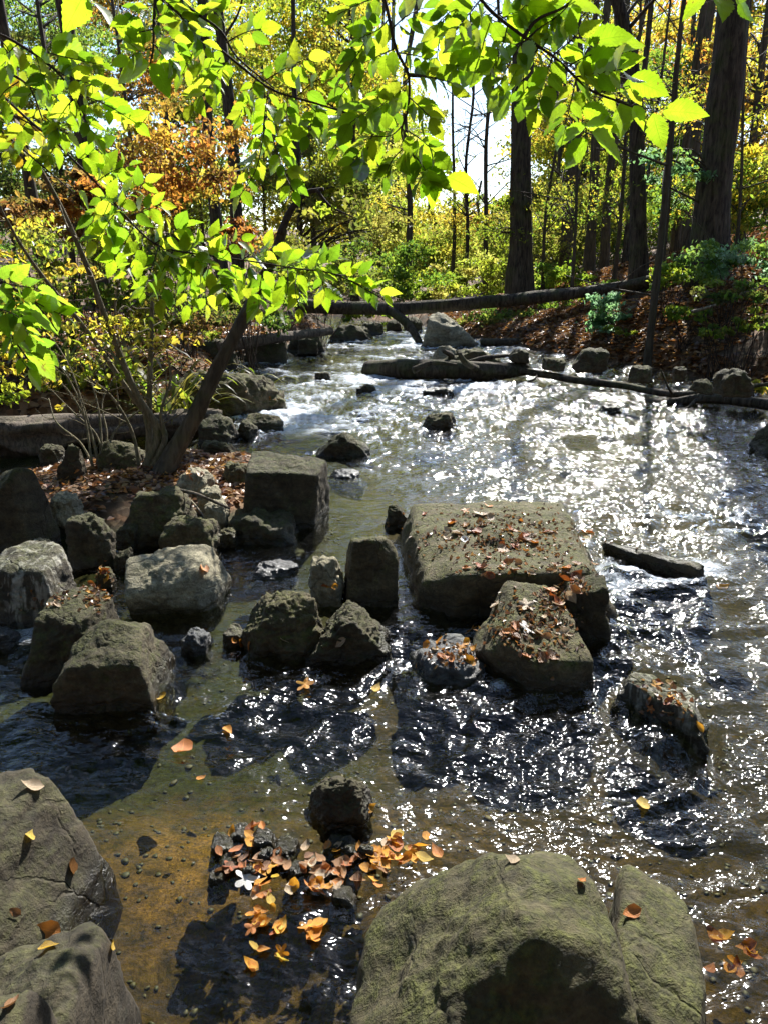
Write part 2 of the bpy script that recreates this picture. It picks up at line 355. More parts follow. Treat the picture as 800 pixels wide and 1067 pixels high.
# ------------------------------------------------------------ rocks
_ico = {}
def ico(s):
    if s not in _ico:
        bm = bmesh.new(); bmesh.ops.create_icosphere(bm, subdivisions=s, radius=1.0)
        _ico[s] = (np.array([v.co[:] for v in bm.verts]), np.array([[v.index for v in f.verts] for f in bm.faces])); bm.free()
    return _ico[s]
def rock_shape(hx, hy, hz, seed, sub=5, ncut=7, p=14, tilt=(0, 0), peak=None, noise=1.6, cut=(.72, .95), taper=.12):
    D, F = ico(sub); r = np.random.default_rng(seed); S = np.array([hx, hy, hz])
    N = []; d = []
    for ax in range(3):
        for sg in (-1, 1):
            nn = np.zeros(3); nn[ax] = sg; nn = nn+r.normal(size=3)*.10
            if ax < 2: nn[2] += taper
            if ax == 2 and sg == 1: nn[0] += tilt[0]; nn[1] += tilt[1]
            N.append(nn); d.append(1.0*np.linalg.norm(nn)**0)
    p = p*1.5
    for k in range(ncut if ncut <= 4 else ncut+6):
        nn = r.normal(size=3); nn[2] = abs(nn[2])*.8; nn /= np.linalg.norm(nn)
        N.append(nn); d.append(np.abs(nn).sum()*r.uniform(*cut)*.86)
    if peak:
        for (a, b, c, dd) in peak: N.append(np.array([a, b, c])/np.linalg.norm((a, b, c))); d.append(dd)
    N = np.array(N); d = np.array(d)
    q = np.maximum(D@N.T, 1e-6)/d
    rad = (q**p).sum(1)**(-1/p)
    V = D*rad[:, None]*S
    sz = (hx*hy*hz)**(1/3)
    off = r.uniform(-50, 50, 3)
    nrm = V/np.linalg.norm(V, axis=1)[:, None]
    q = V/sz+off
    disp = .11*fbm(q*1.1, 2)+.05*fbm(q*3.0, 3)+.09*(.4-np.abs(fbm(q*np.array([1.5, 1.5, 3.4]), 3)))+.022*fbm(q*10, 4, .6)
    V = V+nrm*(disp*sz*noise)[:, None]
    return V, F
ROCKS = []
def project(V):
    d = V-CAM; f = d[:, 1]*math.cos(PITCH)-d[:, 2]*math.sin(PITCH); u = d[:, 1]*math.sin(PITCH)+d[:, 2]*math.cos(PITCH)
    return 400+FPX*d[:, 0]/f, 533.5-FPX*u/f
def fit(V, x0, x1, yt, yb, zb, fixed_h=False):
    """size the finished stone so that it stands where it does in the photograph"""
    for _ in range(7):
        A = V[V[:, 2] > zb+.004]
        if len(A) < 8: break
        px, py = project(A); cxw = (A[:, 0].min()+A[:, 0].max())/2
        V[:, 0] = cxw+(V[:, 0]-cxw)*np.clip((x1-x0)/(px.max()-px.min()), .6, 1.6)
        dpt = (A[:, 1].mean())/ray(400, (yt+yb)/2)[1]
        V[:, 0] += ((x0+x1)-(px.max()+px.min()))/2/FPX*dpt
        V[:, 1] += np.clip(gp(400, yb, zb)[1]-gp(400, min(py.max(), 1300), zb)[1], -.6, .6)*.8
        A = V[V[:, 2] > zb+.004]; px, py = project(A); i = py.argmin(); r = ray(px[i], yt)
        if fixed_h:
            y0 = A[:, 1].min(); yw = r[1]*(CH-A[i, 2])/max(-r[2], .02); V[:, 1] = y0+(V[:, 1]-y0)*np.clip((yw-y0)/(A[i, 1]-y0+1e-6), .6, 1.6)
        else:
            zw = CH+r[2]*A[i, 1]/r[1]; k = np.clip((zw-zb)/(A[i, 2]-zb), .5, 1.7); V[:, 2] = np.where(V[:, 2] > zb, zb+(V[:, 2]-zb)*k, V[:, 2])
    return V
def rock(label, x0, x1, yt, yb, D=1.0, zb=0.0, sink=.16, yaw=0., mat='rock_dark', seed=1, sub=5, group=None, name='rock', H=None, mb=.72, **kw):
    cx = (x0+x1)/2; f = ray(cx, yb); t = (zb-CH)/f[2]; base = CAM+f*t
    w = (x1-x0)/FPX*t; w = w*(1+.5*D*w/t); dep = D*w; yc = base[1]+dep/2
    ytop = base[1]+dep*mb; r = ray(cx, yt); z = CH+r[2]*(ytop/r[1])
    h = z-zb if H is None else H
    h = max(h, .12*w)
    if H is None: sink = max(sink*min(1, w*1.3), .03)
    xc = (cx-400)/FPX*(t*(yc/base[1]))
    zz = zb+(h-sink)/2
    V, F = rock_shape(w/2, dep/2, (h+sink)/2, seed, sub, **kw)
    c, s = math.cos(yaw), math.sin(yaw)
    V = np.stack([V[:, 0]*c-V[:, 1]*s, V[:, 0]*s+V[:, 1]*c, V[:, 2]], -1)
    # the silhouette's width is kept whatever the turn
    V[:, 0] *= w/(V[:, 0].max()-V[:, 0].min()); V[:, 2] += zz+(h+sink)/2-V[:, 2].max()-zz
    V = fit(V+np.array([xc, yc, zz]), x0, x1, yt, yb, zb, H is not None)
    ctr = np.array([(V[:, 0].max()+V[:, 0].min())/2, (V[:, 1].max()+V[:, 1].min())/2, zb])
    o = make_mesh(name, V-ctr, F, M[mat]); o.location = ctr
    tag(o, label, 'rock', group)
    ROCKS.append((o, V, F)); return o
def rockw(label, x, y, w, dep, h, sink=.2, plan=0., yaw=0., mat='rock_grey', seed=1, sub=6, zb=0., box=None, **kw):
    V, F = rock_shape(w/2, dep/2, (h+sink)/2, seed, sub, **kw); V[:, 0] *= 1+plan*V[:, 1]/(dep/2)
    c, s = math.cos(yaw), math.sin(yaw)
    V = np.stack([V[:, 0]*c-V[:, 1]*s, V[:, 0]*s+V[:, 1]*c, V[:, 2]], -1)
    zz = zb+(h-sink)/2; V[:, 2] += (zb+h)-zz-V[:, 2].max(); V = V+np.array([x, y, zz])
    if box:                                   # left, right, top of what shows in the photograph
        for _ in range(6):
            A = V[V[:, 2] > .005]; px, py = project(A); i = py.argmin(); r = ray(px[i], box[2])
            cxw = (A[:, 0].min()+A[:, 0].max())/2; V[:, 0] = cxw+(V[:, 0]-cxw)*np.clip((box[1]-box[0])/(px.max()-px.min()), .7, 1.4)
            V[:, 0] += ((box[0]+box[1])-(px.max()+px.min()))/2/FPX*1.7
            zw = CH+r[2]*A[i, 1]/r[1]; V[:, 2] = np.where(V[:, 2] > 0, V[:, 2]*np.clip(zw/A[i, 2], .6, 1.5), V[:, 2])
    ctr = np.array([x, y, 0.])
    o = make_mesh('boulder', V-ctr, F, M[mat]); o.location = ctr; tag(o, label, 'boulder')
    ROCKS.append((o, V, F)); return o
# foreground
rockw('large olive green boulder rising at the bottom edge of the picture', .20, 1.20, .74, .76, .40, box=(332, 682, 887), mat='rock_olive', seed=21, p=7, ncut=1, noise=.6, peak=[(-.62, .1, .78, .60), (.55, .15, .85, 1.0), (.0, -.88, .48, .50), (-.4, -.75, .5, .72)])
rockw('narrow pitted slab split off the right side of the large olive boulder', .585, 1.27, .19, .60, .325, plan=.18, mat='rock_olive', seed=12, p=4, ncut=0, noise=.6, yaw=-.31, taper=-.05, peak=[(0, -.88, .48, 1.0)])
rockw('smooth grey boulder striped with shade, rising highest at the lower left', -1.05, 1.66, .68, .66, .40, box=(-160, 118, 800), mat='rock_grey', seed=14, p=13, ncut=5, noise=.6, yaw=-.25, peak=[(.75, -.1, .65, .98)])
rockw('rounded grey boulder between the striped boulder and the corner boulder', -.83, 1.16, .62, .46, .27, box=(-110, 148, 960), mat='rock_grey', seed=31, p=7, ncut=3, noise=.45)
rockw('low pale boulder in the lower left corner with a brown leaf on it', -.80, .92, .50, .34, .36, box=(-130, 98, 1031), mat='rock_grey', seed=44, p=6, ncut=2, noise=.4)
# left cluster
rock('blocky dark boulder with a flat mossy top standing in the green shallows', 52, 184, 645, 742, .75, seed=52, mat='rock_dark', p=16, ncut=4, tilt=(.05, -.12), noise=.8, sub=6)
rock('mossy boulder with leaves on its top just behind the blocky dark boulder', 22, 130, 611, 714, .8, seed=53, mat='rock_dark', p=10, ncut=5, noise=.8, sub=6)
rock('rounded boulder with pale vertical streaks down its face', -25, 86, 563, 655, .7, seed=54, mat='rock_streak', p=9, ncut=4, noise=.6, sub=6)
rock('pointed dark slab with a pale lichen edge at the left side', -50, 64, 487, 580, .4, seed=55, mat='rock_dark', p=18, ncut=3, noise=.7, peak=[(-.7, -.2, .75, .55), (.95, -.3, .25, .8)])
rock('big pale boulder with a lit slanting top beside the quiet pool', 130, 242, 567, 640, .75, seed=61, mat='rock_pale', p=15, ncut=5, noise=.75, sub=6, tilt=(-.25, -.35), taper=-.25)
rock('large square block of dark stone on the point above the pool', 253, 344, 470, 552, .7, seed=66, mat='rock_dark', p=22, ncut=2, noise=.5, sub=6, tilt=(.05, -.1), zb=.0)
rock('low flat brown stone under the large square block', 232, 312, 528, 568, .9, seed=67, mat='rock_dark', p=9, ncut=4)
rock('upright dark block with mossy top left of the leaf covered island slab', 358, 416, 558, 632, .8, seed=70, mat='rock_moss', p=16, ncut=3, noise=.9)
rock('small grey wedge leaning on the upright dark block', 321, 360, 578, 632, .9, seed=71, mat='rock_pale', p=12, ncut=6)
rock('low rounded rock with a pale hump in the middle of the stream', 250, 343, 615, 690, .7, seed=72, mat='rock_moss', p=10, ncut=7, peak=[(-.8, -.1, .6, .75)], sub=6)
rock('triangular dark rock in front of the upright block', 318, 408, 625, 692, .6, seed=73, mat='rock_dark', p=14, ncut=3, peak=[(-.8, 0, .6, .55), (.75, 0, .65, .62)], sub=6)
rock('small bluish wet stone with an orange leaf beside it', 188, 221, 653, 686, 1., seed=74, mat='rock_wet', p=9)
rock('small round stone with a lit tip left of the low rounded rock', 232, 258, 649, 678, 1., seed=75, mat='rock_moss', p=8)
rock('flat pale stone awash in the pool', 264, 312, 582, 603, .9, seed=76, mat='rock_wet', p=10)
rock('rounded grey stone breaking the surface above the leaf raft', 322, 388, 808, 868, .7, seed=77, mat='rock_grey', p=8, ncut=5, sub=6)
# island
rock('largest flat slab of the island, mossy and strewn with red leaves', 416, 642, 521, 650, 1.2, seed=83, mat='rock_moss', p=20, ncut=0, noise=.6, sub=6, tilt=(.02, -.02), mb=.95, peak=[(-.8, -.1, .6, 1.12), (-.6, -.8, 0, 1.1)])
rock('tilted mossy slab with pale dry leaves at the front of the island', 490, 618, 605, 724, 1.15, seed=81, mat='rock_moss', p=22, ncut=2, noise=.5, sub=6, tilt=(.05, -.42), mb=.9, yaw=.0, peak=[(-.8, .75, .1, .82), (.9, .55, .1, .95), (-.5, -.6, .0, .95)])
rock('dark round rock tucked between the two island slabs', 568, 636, 598, 672, .6, seed=82, mat='rock_dark', p=10, ncut=4)
rock('low wet stone covered in orange leaves left of the tilted slab', 428, 506, 660, 716, .6, seed=83, mat='rock_wet', p=12, ncut=6, H=.10)
rock('long low dark ledge trailing off the right end of the island', 626, 736, 564, 608, .16, seed=84, mat='rock_dark', p=12, ncut=4, yaw=-.6, H=.10)
rock('narrow leaf dotted rock lying in the brightest glitter', 642, 738, 700, 778, .45, seed=85, mat='rock_streak', p=13, ncut=6, yaw=-.55, H=.12)
rock('small dark triangular stone upstream of the island', 400, 432, 525, 552, .6, seed=86, mat='rock_dark', p=12, peak=[(.8, 0, .6, .5)])
# peninsula stones
rock('mossy stone with a lit green rim under the leaning trunk', 133, 202, 506, 548, .8, zb=.12, seed=90, mat='rock_moss', p=12, ncut=4)
rock('flat grey green stone in front of the green rimmed stone', 165, 232, 536, 574, .8, zb=.05, seed=91, mat='rock_moss', p=12, ncut=5)
rock('dark upright stone right of the pointed slab', 68, 122, 533, 588, .8, zb=.05, seed=92, mat='rock_dark', p=12)
rock('small tan stone behind the dark upright stone', 52, 88, 511, 542, .9, zb=.12, seed=93, mat='rock_pale', p=9)
rock('dark leaning stone under the shrub stems', 58, 92, 462, 503, .5, zb=.12, seed=94, mat='rock_dark', p=13, peak=[(-.8, 0, .6, .5)])
rock('broad flat rock behind the shrub stems', 100, 158, 458, 492, .8, zb=.15, seed=95, mat='rock_moss', p=10)
rock('dark pointed stone at the right of the peninsula beside the current', 207, 250, 458, 486, .8, zb=.05, seed=96, mat='rock_dark', p=11)
rock('tan stone among leaves right of the trunk foot', 183, 225, 486, 512, .9, zb=.14, seed=97, mat='rock_pale', p=9)
rock('greenish stone wedged against the square block', 232, 264, 480, 505, .9, zb=.1, seed=98, mat='rock_moss', p=11)
rock('small dark stone behind the pointed slab', 40, 70, 462, 482, .9, zb=.05, seed=99, mat='rock_dark', p=9)
rock('half sunk grey stone in the white trickle at the left edge', -18, 22, 652, 676, .8, seed=100, mat='rock_wet', p=9)
sm = [(95, 130, 505, 527), (92, 118, 484, 500), (205, 236, 505, 532), (118, 142, 570, 590), (100, 122, 590, 612), (212, 240, 520, 545), (140, 168, 486, 502), (226, 250, 548, 566), (30, 56, 560, 580), (120, 150, 545, 568), (255, 275, 548, 562), (0, 30, 575, 596), (196, 214, 565, 580), (84, 102, 575, 590)]
for k, (a, b, c, d) in enumerate(sm):
    rock('small stone half buried in leaves on the rocky point', a, b, c, d, .9, zb=.08 if d < 560 else .03, seed=110+k, mat=['rock_dark', 'rock_moss', 'rock_pale'][k % 3], p=14, ncut=8, noise=1.7, sub=5, group='small stones on the rocky point', name='stone')
# far left bank of the channel
rock('long flat mossy ledge with fallen leaves along the left bank', 150, 300, 384, 436, .55, seed=130, mat='rock_moss', p=12, ncut=6, zb=.0, sub=6)
rock('square dark rock facing the rapids below the mossy ledge', 206, 250, 430, 464, .7, seed=131, mat='rock_dark', p=18, ncut=2)
rock('rounded moss tufted rock at the tip of the mossy ledge', 248, 300, 405, 430, .8, seed=132, mat='rock_moss', p=8)
rock('low green topped rock with a grass tuft beside the rapids', 252, 296, 430, 449, .8, seed=133, mat='rock_moss', p=9)
rock('small dark stone between the square rock and the green topped rock', 246, 271, 437, 458, .9, seed=134, mat='rock_dark', p=9)
rock('dark triangular rock alone in the rapids', 329, 386, 450, 478, .6, seed=135, mat='rock_dark', p=14, ncut=3, peak=[(-.75, 0, .7, .6), (.6, 0, .8, .6)])
rock('low leaf topped stone just left of the lone triangular rock foot', 345, 375, 488, 499, .7, seed=136, mat='rock_wet', p=8, H=.05)
rock('small brown stone in mid current above the island', 440, 475, 428, 447, .8, seed=137, mat='rock_moss', p=9)
rock('tiny stone near the driftwood heap in pale water', 371, 393, 400, 409, .8, seed=138, mat='rock_dark', p=9)
rock('tiny dark stone in the upper left of the rapids', 328, 345, 387, 396, .8, seed=139, mat='rock_dark', p=9)
rock('low flat dark stone downstream of the driftwood heap', 440, 475, 403, 411, .6, seed=140, mat='rock_dark', p=9)
rock('small dark stone near the right bank branches', 624, 646, 420, 430, .8, seed=141, mat='rock_dark', p=9)
rock('dark slanting rock at the right edge of the picture', 778, 835, 438, 476, .7, seed=142, mat='rock_dark', p=12, peak=[(-.8, 0, .6, .5)])
rock('tall pale boulder holding up the fallen log', 438, 498, 325, 362, .7, seed=143, mat='rock_pale', p=14, ncut=4, peak=[(.75, 0, .65, .6)], zb=.0, sub=5)
rock('pale stump shaped rock among the driftwood heap', 448, 478, 360, 386, .8, seed=144, mat='rock_pale', p=13, zb=.0)
rock('flat leafy rock behind the driftwood heap', 470, 525, 362, 388, .9, seed=145, mat='rock_moss', p=10)
rb = [(600, 650, 352, 376), (690, 735, 340, 368), (742, 800, 372, 400), (655, 690, 372, 392), (530, 560, 358, 372), (565, 600, 366, 380), (610, 640, 378, 392), (720, 752, 388, 404), (760, 790, 340, 360), (545, 590, 345, 358), (700, 722, 376, 390), (640, 668, 345, 362)]
for k, (a, b, c, d) in enumerate(rb):
    q = gp((a+b)/2, d, .12)
    for _ in range(6): q = gp((a+b)/2, d, ground_z(q[0], q[1]))
    rock('dark stone bedded in brown leaves on the right bank', a, a+(b-a)*.7, d-(d-c)*.6, d, .9, zb=q[2]-.04, seed=150+k, mat=['rock_dark', 'rock_moss'][k % 2], p=14, noise=1.8, sub=4, group='stones on the right bank', name='stone')
lb = [(255, 300, 350, 372), (300, 340, 345, 362), (200, 248, 352, 380), (345, 385, 338, 350), (0, 40, 380, 402), (110, 150, 372, 392), (310, 332, 352, 364), (376, 400, 336, 344)]
for k, (a, b, c, d) in enumerate(lb):
    rock('dark rock in the shade of the far left bank', a, b, c, d, .9, zb=.1, seed=170+k, mat='rock_dark', p=12, sub=4, group='shaded rocks of the far left bank', name='rock')
cb = [(505, 530, 238+90, 338), (520, 560, 333, 345), (420, 440, 330, 343), (402, 418, 333, 343), (560, 585, 336, 348)]
for k, (a, b, c, d) in enumerate(cb):
    rock('low dark rock upstream beneath the fallen log', a, b, c, d, .9, zb=.05, seed=190+k, mat='rock_dark', p=12, sub=3, group='rocks beneath the fallen log', name='rock')

# ------------------------------------------------------------ water
def blob(x, y, px, py, rx, ry):
    c = gp(px, py); return np.exp(-(((x-c[0])/rx)**2+((y-c[1])/ry)**2))
ny, nx = 560, 820
yy = -.35+np.geomspace(.75, 40, ny); uu = np.linspace(-1, 1, nx)
WY, WU = np.meshgrid(yy, uu, indexing='ij'); WX = WU*(.42*(WY+2)+4.2)-.012*WY**2*0
X = WX.ravel(); Y = WY.ravel()
rough = .50+.7*sstep(5.2, 8.5, Y)+.80*np.clip(sstep(-.1, .9, X-.05*Y), 0, 1)*sstep(.9, 2.0, Y)+.4*sstep(7, 12, Y)
for b in ((265, 745, .45, .28, .8), (300, 1000, .3, .3, .35), (130, 790, .5, .25, .3), (350, 690, .4, .3, .5), (760, 540, 1.2, .9, .8), (330, 430, 1.2, 1.3, .5), (480, 640, .3, .5, .3), (240, 900, .5, .35, .12), (460, 780, .6, .4, .4)):
    rough = rough+b[4]*blob(X, Y, *b[:4])
rough -= .55*blob(X, Y, 330, 545, 1.3, .8)+.05*blob(X, Y, 120, 860, .5, .6)+.2*blob(X, Y, 250, 600, .6, .5)
rough = np.clip(rough*(1+.35*n2(X, Y, .8, 44.)), .28, 3.0)
wx = X+.25*n2(X, Y, .9, 1.); wy = Y+.25*n2(X, Y, .9, 8.)
ca, sa = math.cos(.35), math.sin(.35)
fx = wx*ca+wy*sa; fy = -wx*sa+wy*ca
H = .020*n2(fx, fy*1.5, 1.7, 2., 2)+.012*(1-2*np.abs(n2(fx*.7, fy*1.6, 4.2, 6., 2)))+.0085*n2(fx*.8, fy*1.6, 9., 12., 2)+.0062*n2(fx*.8, fy*1.4, 22., 16., 2)
ring = np.zeros_like(X); wake = np.zeros_like(X); rip = np.zeros_like(X)
for _o, _V, _F in ROCKS:
    A = _V[(_V[:, 2] > -.02) & (_V[:, 2] < .03)]
    if len(A) < 6 or A[:, 1].max() > 15: continue
    c0, c1 = A[:, 0].min(), A[:, 0].max(); e0, e1 = A[:, 1].min(), A[:, 1].max()
    cx, cy_, rx, ry = (c0+c1)/2, (e0+e1)/2, (c1-c0)/2+.01, (e1-e0)/2+.01
    sel = np.where((np.abs(X-cx) < rx+.6) & (np.abs(Y-cy_) < ry+1.0))[0]
    if len(sel) == 0: continue
    ex = (X[sel]-cx)/rx; ey = (Y[sel]-cy_)/ry; e = np.sqrt(ex**2+ey**2); dd = (e-1)*min(rx, ry)
    ring[sel] = np.maximum(ring[sel], np.exp(-(dd/.07)**2))
    rip[sel] += np.where(dd > 0, np.cos(dd*95)*np.exp(-dd*11), 0)
    tail = np.exp(-((np.abs(ex)-.95)/.35)**2)*np.clip(-(Y[sel]-cy_)/.15, 0, 1)*np.exp(-np.clip(cy_-Y[sel]-ry, 0, 9)*2.2)
    wake[sel] = np.maximum(wake[sel], tail)
flow = np.clip(rough-.35, 0, 1)
H = H*(rough+.8*ring*flow+.8*wake*flow)+.0035*rip*(.3+flow)
foam = np.clip(blob(X, Y, 790, 560, 1.3, 1.1)*.6+blob(X, Y, 330, 440, .8, 1.2)*.75+blob(X, Y, 420, 392, 1.6, 2.)*.6+blob(X, Y, 440, 355, 2, 2.5)*.55+blob(X, Y, 640, 470, 1.6, 1.3)*.08+blob(X, Y, 250, 755, .3, .15)*.5+blob(X, Y, 20, 660, .25, .2)*.9+sstep(5.5, 11, Y)*.36, 0, 1)
foam = foam*.8+np.clip(H*9, -.2, .3)+.30*(ring+wake)*flow*np.clip(.6+n2(X, Y, 5., 3., 2), 0, 1)
n, m = ny, nx
i = np.arange(n-1)[:, None]*m+np.arange(m-1)[None, :]; F = np.stack([i, i+1, i+m+1, i+m], -1).reshape(-1, 4)
w = make_mesh('water', np.stack([X, Y, H], -1), F, M['water'], col=np.stack([np.clip(rough*.42, 0, 1), np.clip(foam, 0, 1), foam*0], -1))
kind(w, 'structure')

# bed stones: too many and too small to count, all under water
mb = MB(); r = np.random.default_rng(7); D, FI = ico(2)
PY = .9+7.5*r.random(4600)**1.4; PX = r.uniform(-.55, .55, 4600)*(PY+1.2)+r.normal(size=4600)*.2; PZ = terrain(PX, PY)
for k in range(4600):
    x, y = PX[k], PY[k]
    z = PZ[k]
    if z > -.03: continue
    s = r.uniform(.004, .012)*(1+.6*(r.random() < .12)); sc = np.array([1, r.uniform(.6, 1), r.uniform(.35, .6)])*s
    a = r.uniform(0, PI); V = D*sc*(1+.12*r.normal(size=(len(D), 1))); c, q = math.cos(a), math.sin(a)
    V = np.stack([V[:, 0]*c-V[:, 1]*q, V[:, 0]*q+V[:, 1]*c, V[:, 2]], -1)+np.array([x, y, z+s*.15])
    b = r.choice(4); base = np.array([(.22, .14, .06), (.13, .09, .05), (.30, .22, .11), (.16, .15, .12)][b])*r.uniform(.15, .45)
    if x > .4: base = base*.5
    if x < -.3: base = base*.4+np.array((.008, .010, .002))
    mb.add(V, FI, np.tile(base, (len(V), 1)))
t = NT('bed pebble'); c = t.n('Attribute', attribute_name='col').outputs['Color']
c = t.mix(.6, c, t.ramp(t.noise(t.n('TexCoord').outputs['Object'], 60., 4), [(.3, .5), (.7, 1.4)]), 'MULTIPLY')
pm = t.surf(t.n('BsdfPrincipled', {'Base Color': c, 'Roughness': .6}))
kind(mb.build('stream_bed_pebbles', pm), 'stuff', 'small brown pebbles and grit covering the shallow stream bed')

bv_all = [(BVHTree.FromPolygons([Vector(v) for v in V.tolist()], F.tolist()), o) for o, V, F in ROCKS]
def hit(px, py):
    d = Vector(ray(px, py)).normalized(); best = None
    for b, o in bv_all:
        h = b.ray_cast(Vector(CAM), d)
        if h[0] is not None and (best is None or h[3] < best[2]): best = (h[0], h[1], h[3], o)
    return best

# ------------------------------------------------------------ leaves: shapes
def leaf_grid(nu=17, nv=5, serr=.05, wid=.30, pointy=1.0):
    u = np.linspace(0, 1, nu); v = np.linspace(-1, 1, nv)
    w = wid*(np.sin(PI*np.clip(u, 0, 1)**.80)**.85)*(1-.45*u**2)*1.12*pointy
    w *= 1+serr*np.where(np.arange(nu) % 2 == 0, 1, -1); w[0] = .004; w[-1] = .002
    U, Vv = np.meshgrid(u, v, indexing='ij'); W = Vv*w[:, None]
    i = np.arange(nu-1)[:, None]*nv+np.arange(nv-1)[None, :]
    return U.ravel(), Vv.ravel(), W.ravel(), np.stack([i, i+nv, i+nv+1, i+1], -1).reshape(-1, 4)
LU, LV, LW, LF = leaf_grid(19, 5, .07, .27)
LIME = np.array([(.36, .56, .02), (.42, .62, .02), (.30, .50, .015), (.52, .62, .03), (.20, .38, .015)])
def near_leaf(mb, B, T, nrm, col, fold=.22, droop=.12, rs=None):
    B = np.asarray(B); T = np.asarray(T); L = np.linalg.norm(T-B); a = (T-B)/L
    nrm = nrm-a*np.dot(nrm, a); nrm = nrm/(np.linalg.norm(nrm)+1e-9); s = np.cross(nrm, a)
    tw = rs.normal()*.25
    h = droop*4*LU*(1-LU)*.5+fold*np.abs(LW)+.02*np.sin(LU*28)*np.abs(LV)*.5*np.abs(LW)*4
    ang = tw*LU
    V = B+L*(LU[:, None]*a+(LW*np.cos(ang))[:, None]*s+(h+LW*np.sin(ang))[:, None]*nrm)
    mb.add(V, LF, np.tile(col, (len(V), 1)), np.stack([LU, LV], -1))
def leaf_normal(rs, sp=.45):
    return np.array([0, .72, .6])+rs.normal(size=3)*sp

def leafquads(C, size, Dr, N, rs, wid=.55):
    """flat pointed leaves, six corners each as two bent quads"""
    Dr = Dr/(np.linalg.norm(Dr, axis=1)[:, None]+1e-9)
    N = N-Dr*(N*Dr).sum(1)[:, None]; N /= np.linalg.norm(N, axis=1)[:, None]+1e-9
    S = np.cross(N, Dr); L = size[:, None]
    b = C-Dr*L*.5; tp = C+Dr*L*.5-N*L*.08
    p = [b, C-Dr*L*.12+S*L*wid*.5+N*L*.12, C+Dr*L*.22+S*L*wid*.34+N*L*.05, tp, C+Dr*L*.22-S*L*wid*.34+N*L*.05, C-Dr*L*.12-S*L*wid*.5+N*L*.12]
    V = np.stack(p, 1).reshape(-1, 3); i = np.arange(len(C))[:, None]*6
    return V, np.concatenate([i+np.array([[0, 1, 2, 3]]), i+np.array([[0, 3, 4, 5]])])
PAL = dict(
 yg=[(.36, .46, .03), (.26, .38, .025), (.46, .48, .04), (.17, .27, .02)],
 yellow=[(.78, .60, .04), (.55, .50, .06), (.45, .48, .05), (.7, .45, .05)],
 orange=[(.62, .28, .04), (.48, .18, .03), (.36, .13, .03), (.60, .42, .06)],
 green=[(.12, .24, .03), (.07, .15, .02), (.20, .34, .04), (.28, .4, .05)],
 blue=[(.26, .46, .22), (.16, .34, .13), (.4, .55, .36), (.2, .36, .1)],
 olive=[(.22, .22, .04), (.14, .15, .03), (.30, .26, .05), (.10, .10, .03)],
 brown=[(.28, .15, .05), (.16, .09, .04), (.4, .24, .08), (.1, .06, .03)],
 pale=[(.54, .56, .11), (.46, .50, .08), (.58, .50, .12), (.36, .46, .06)])
def palcols(pal, n, rs):
    names = pal.split('+'); P = np.concatenate([PAL[k] for k in names])
    return P[rs.integers(0, len(P), n)]*rs.uniform(.7, 1.15, (n, 1))
def clumps(rs, c, rad, k, n, size, pal, spread=.22, shell=.55):
    d = rs.normal(size=(k, 3)); d /= np.linalg.norm(d, axis=1)[:, None]
    rr = shell+(1-shell)*rs.random(k)**.6; rr *= rs.random(k)**.35
    cc = np.array(c)+d*rr[:, None]*np.array(rad)
    idx = rs.integers(0, k, n); sp = spread*min(rad[0], rad[2])
    w = rs.uniform(.55, 1.4, k)
    C = cc[idx]+rs.normal(size=(n, 3))*np.array([1, 1, .45])*sp*w[idx][:, None]
    Dr = rs.normal(size=(n, 3))+np.array([0, 0, -.35]); N = rs.normal(size=(n, 3))*.6+np.array([0, .2, .9])
    cl = palcols(pal, k, rs)[idx]*.6+palcols(pal, n, rs)*.4
    sz = size*rs.uniform(.6, 1.25, n)
    V, F = leafquads(C, sz, Dr, N, rs)
    return cc, V, F, np.repeat(cl, 6, 0)

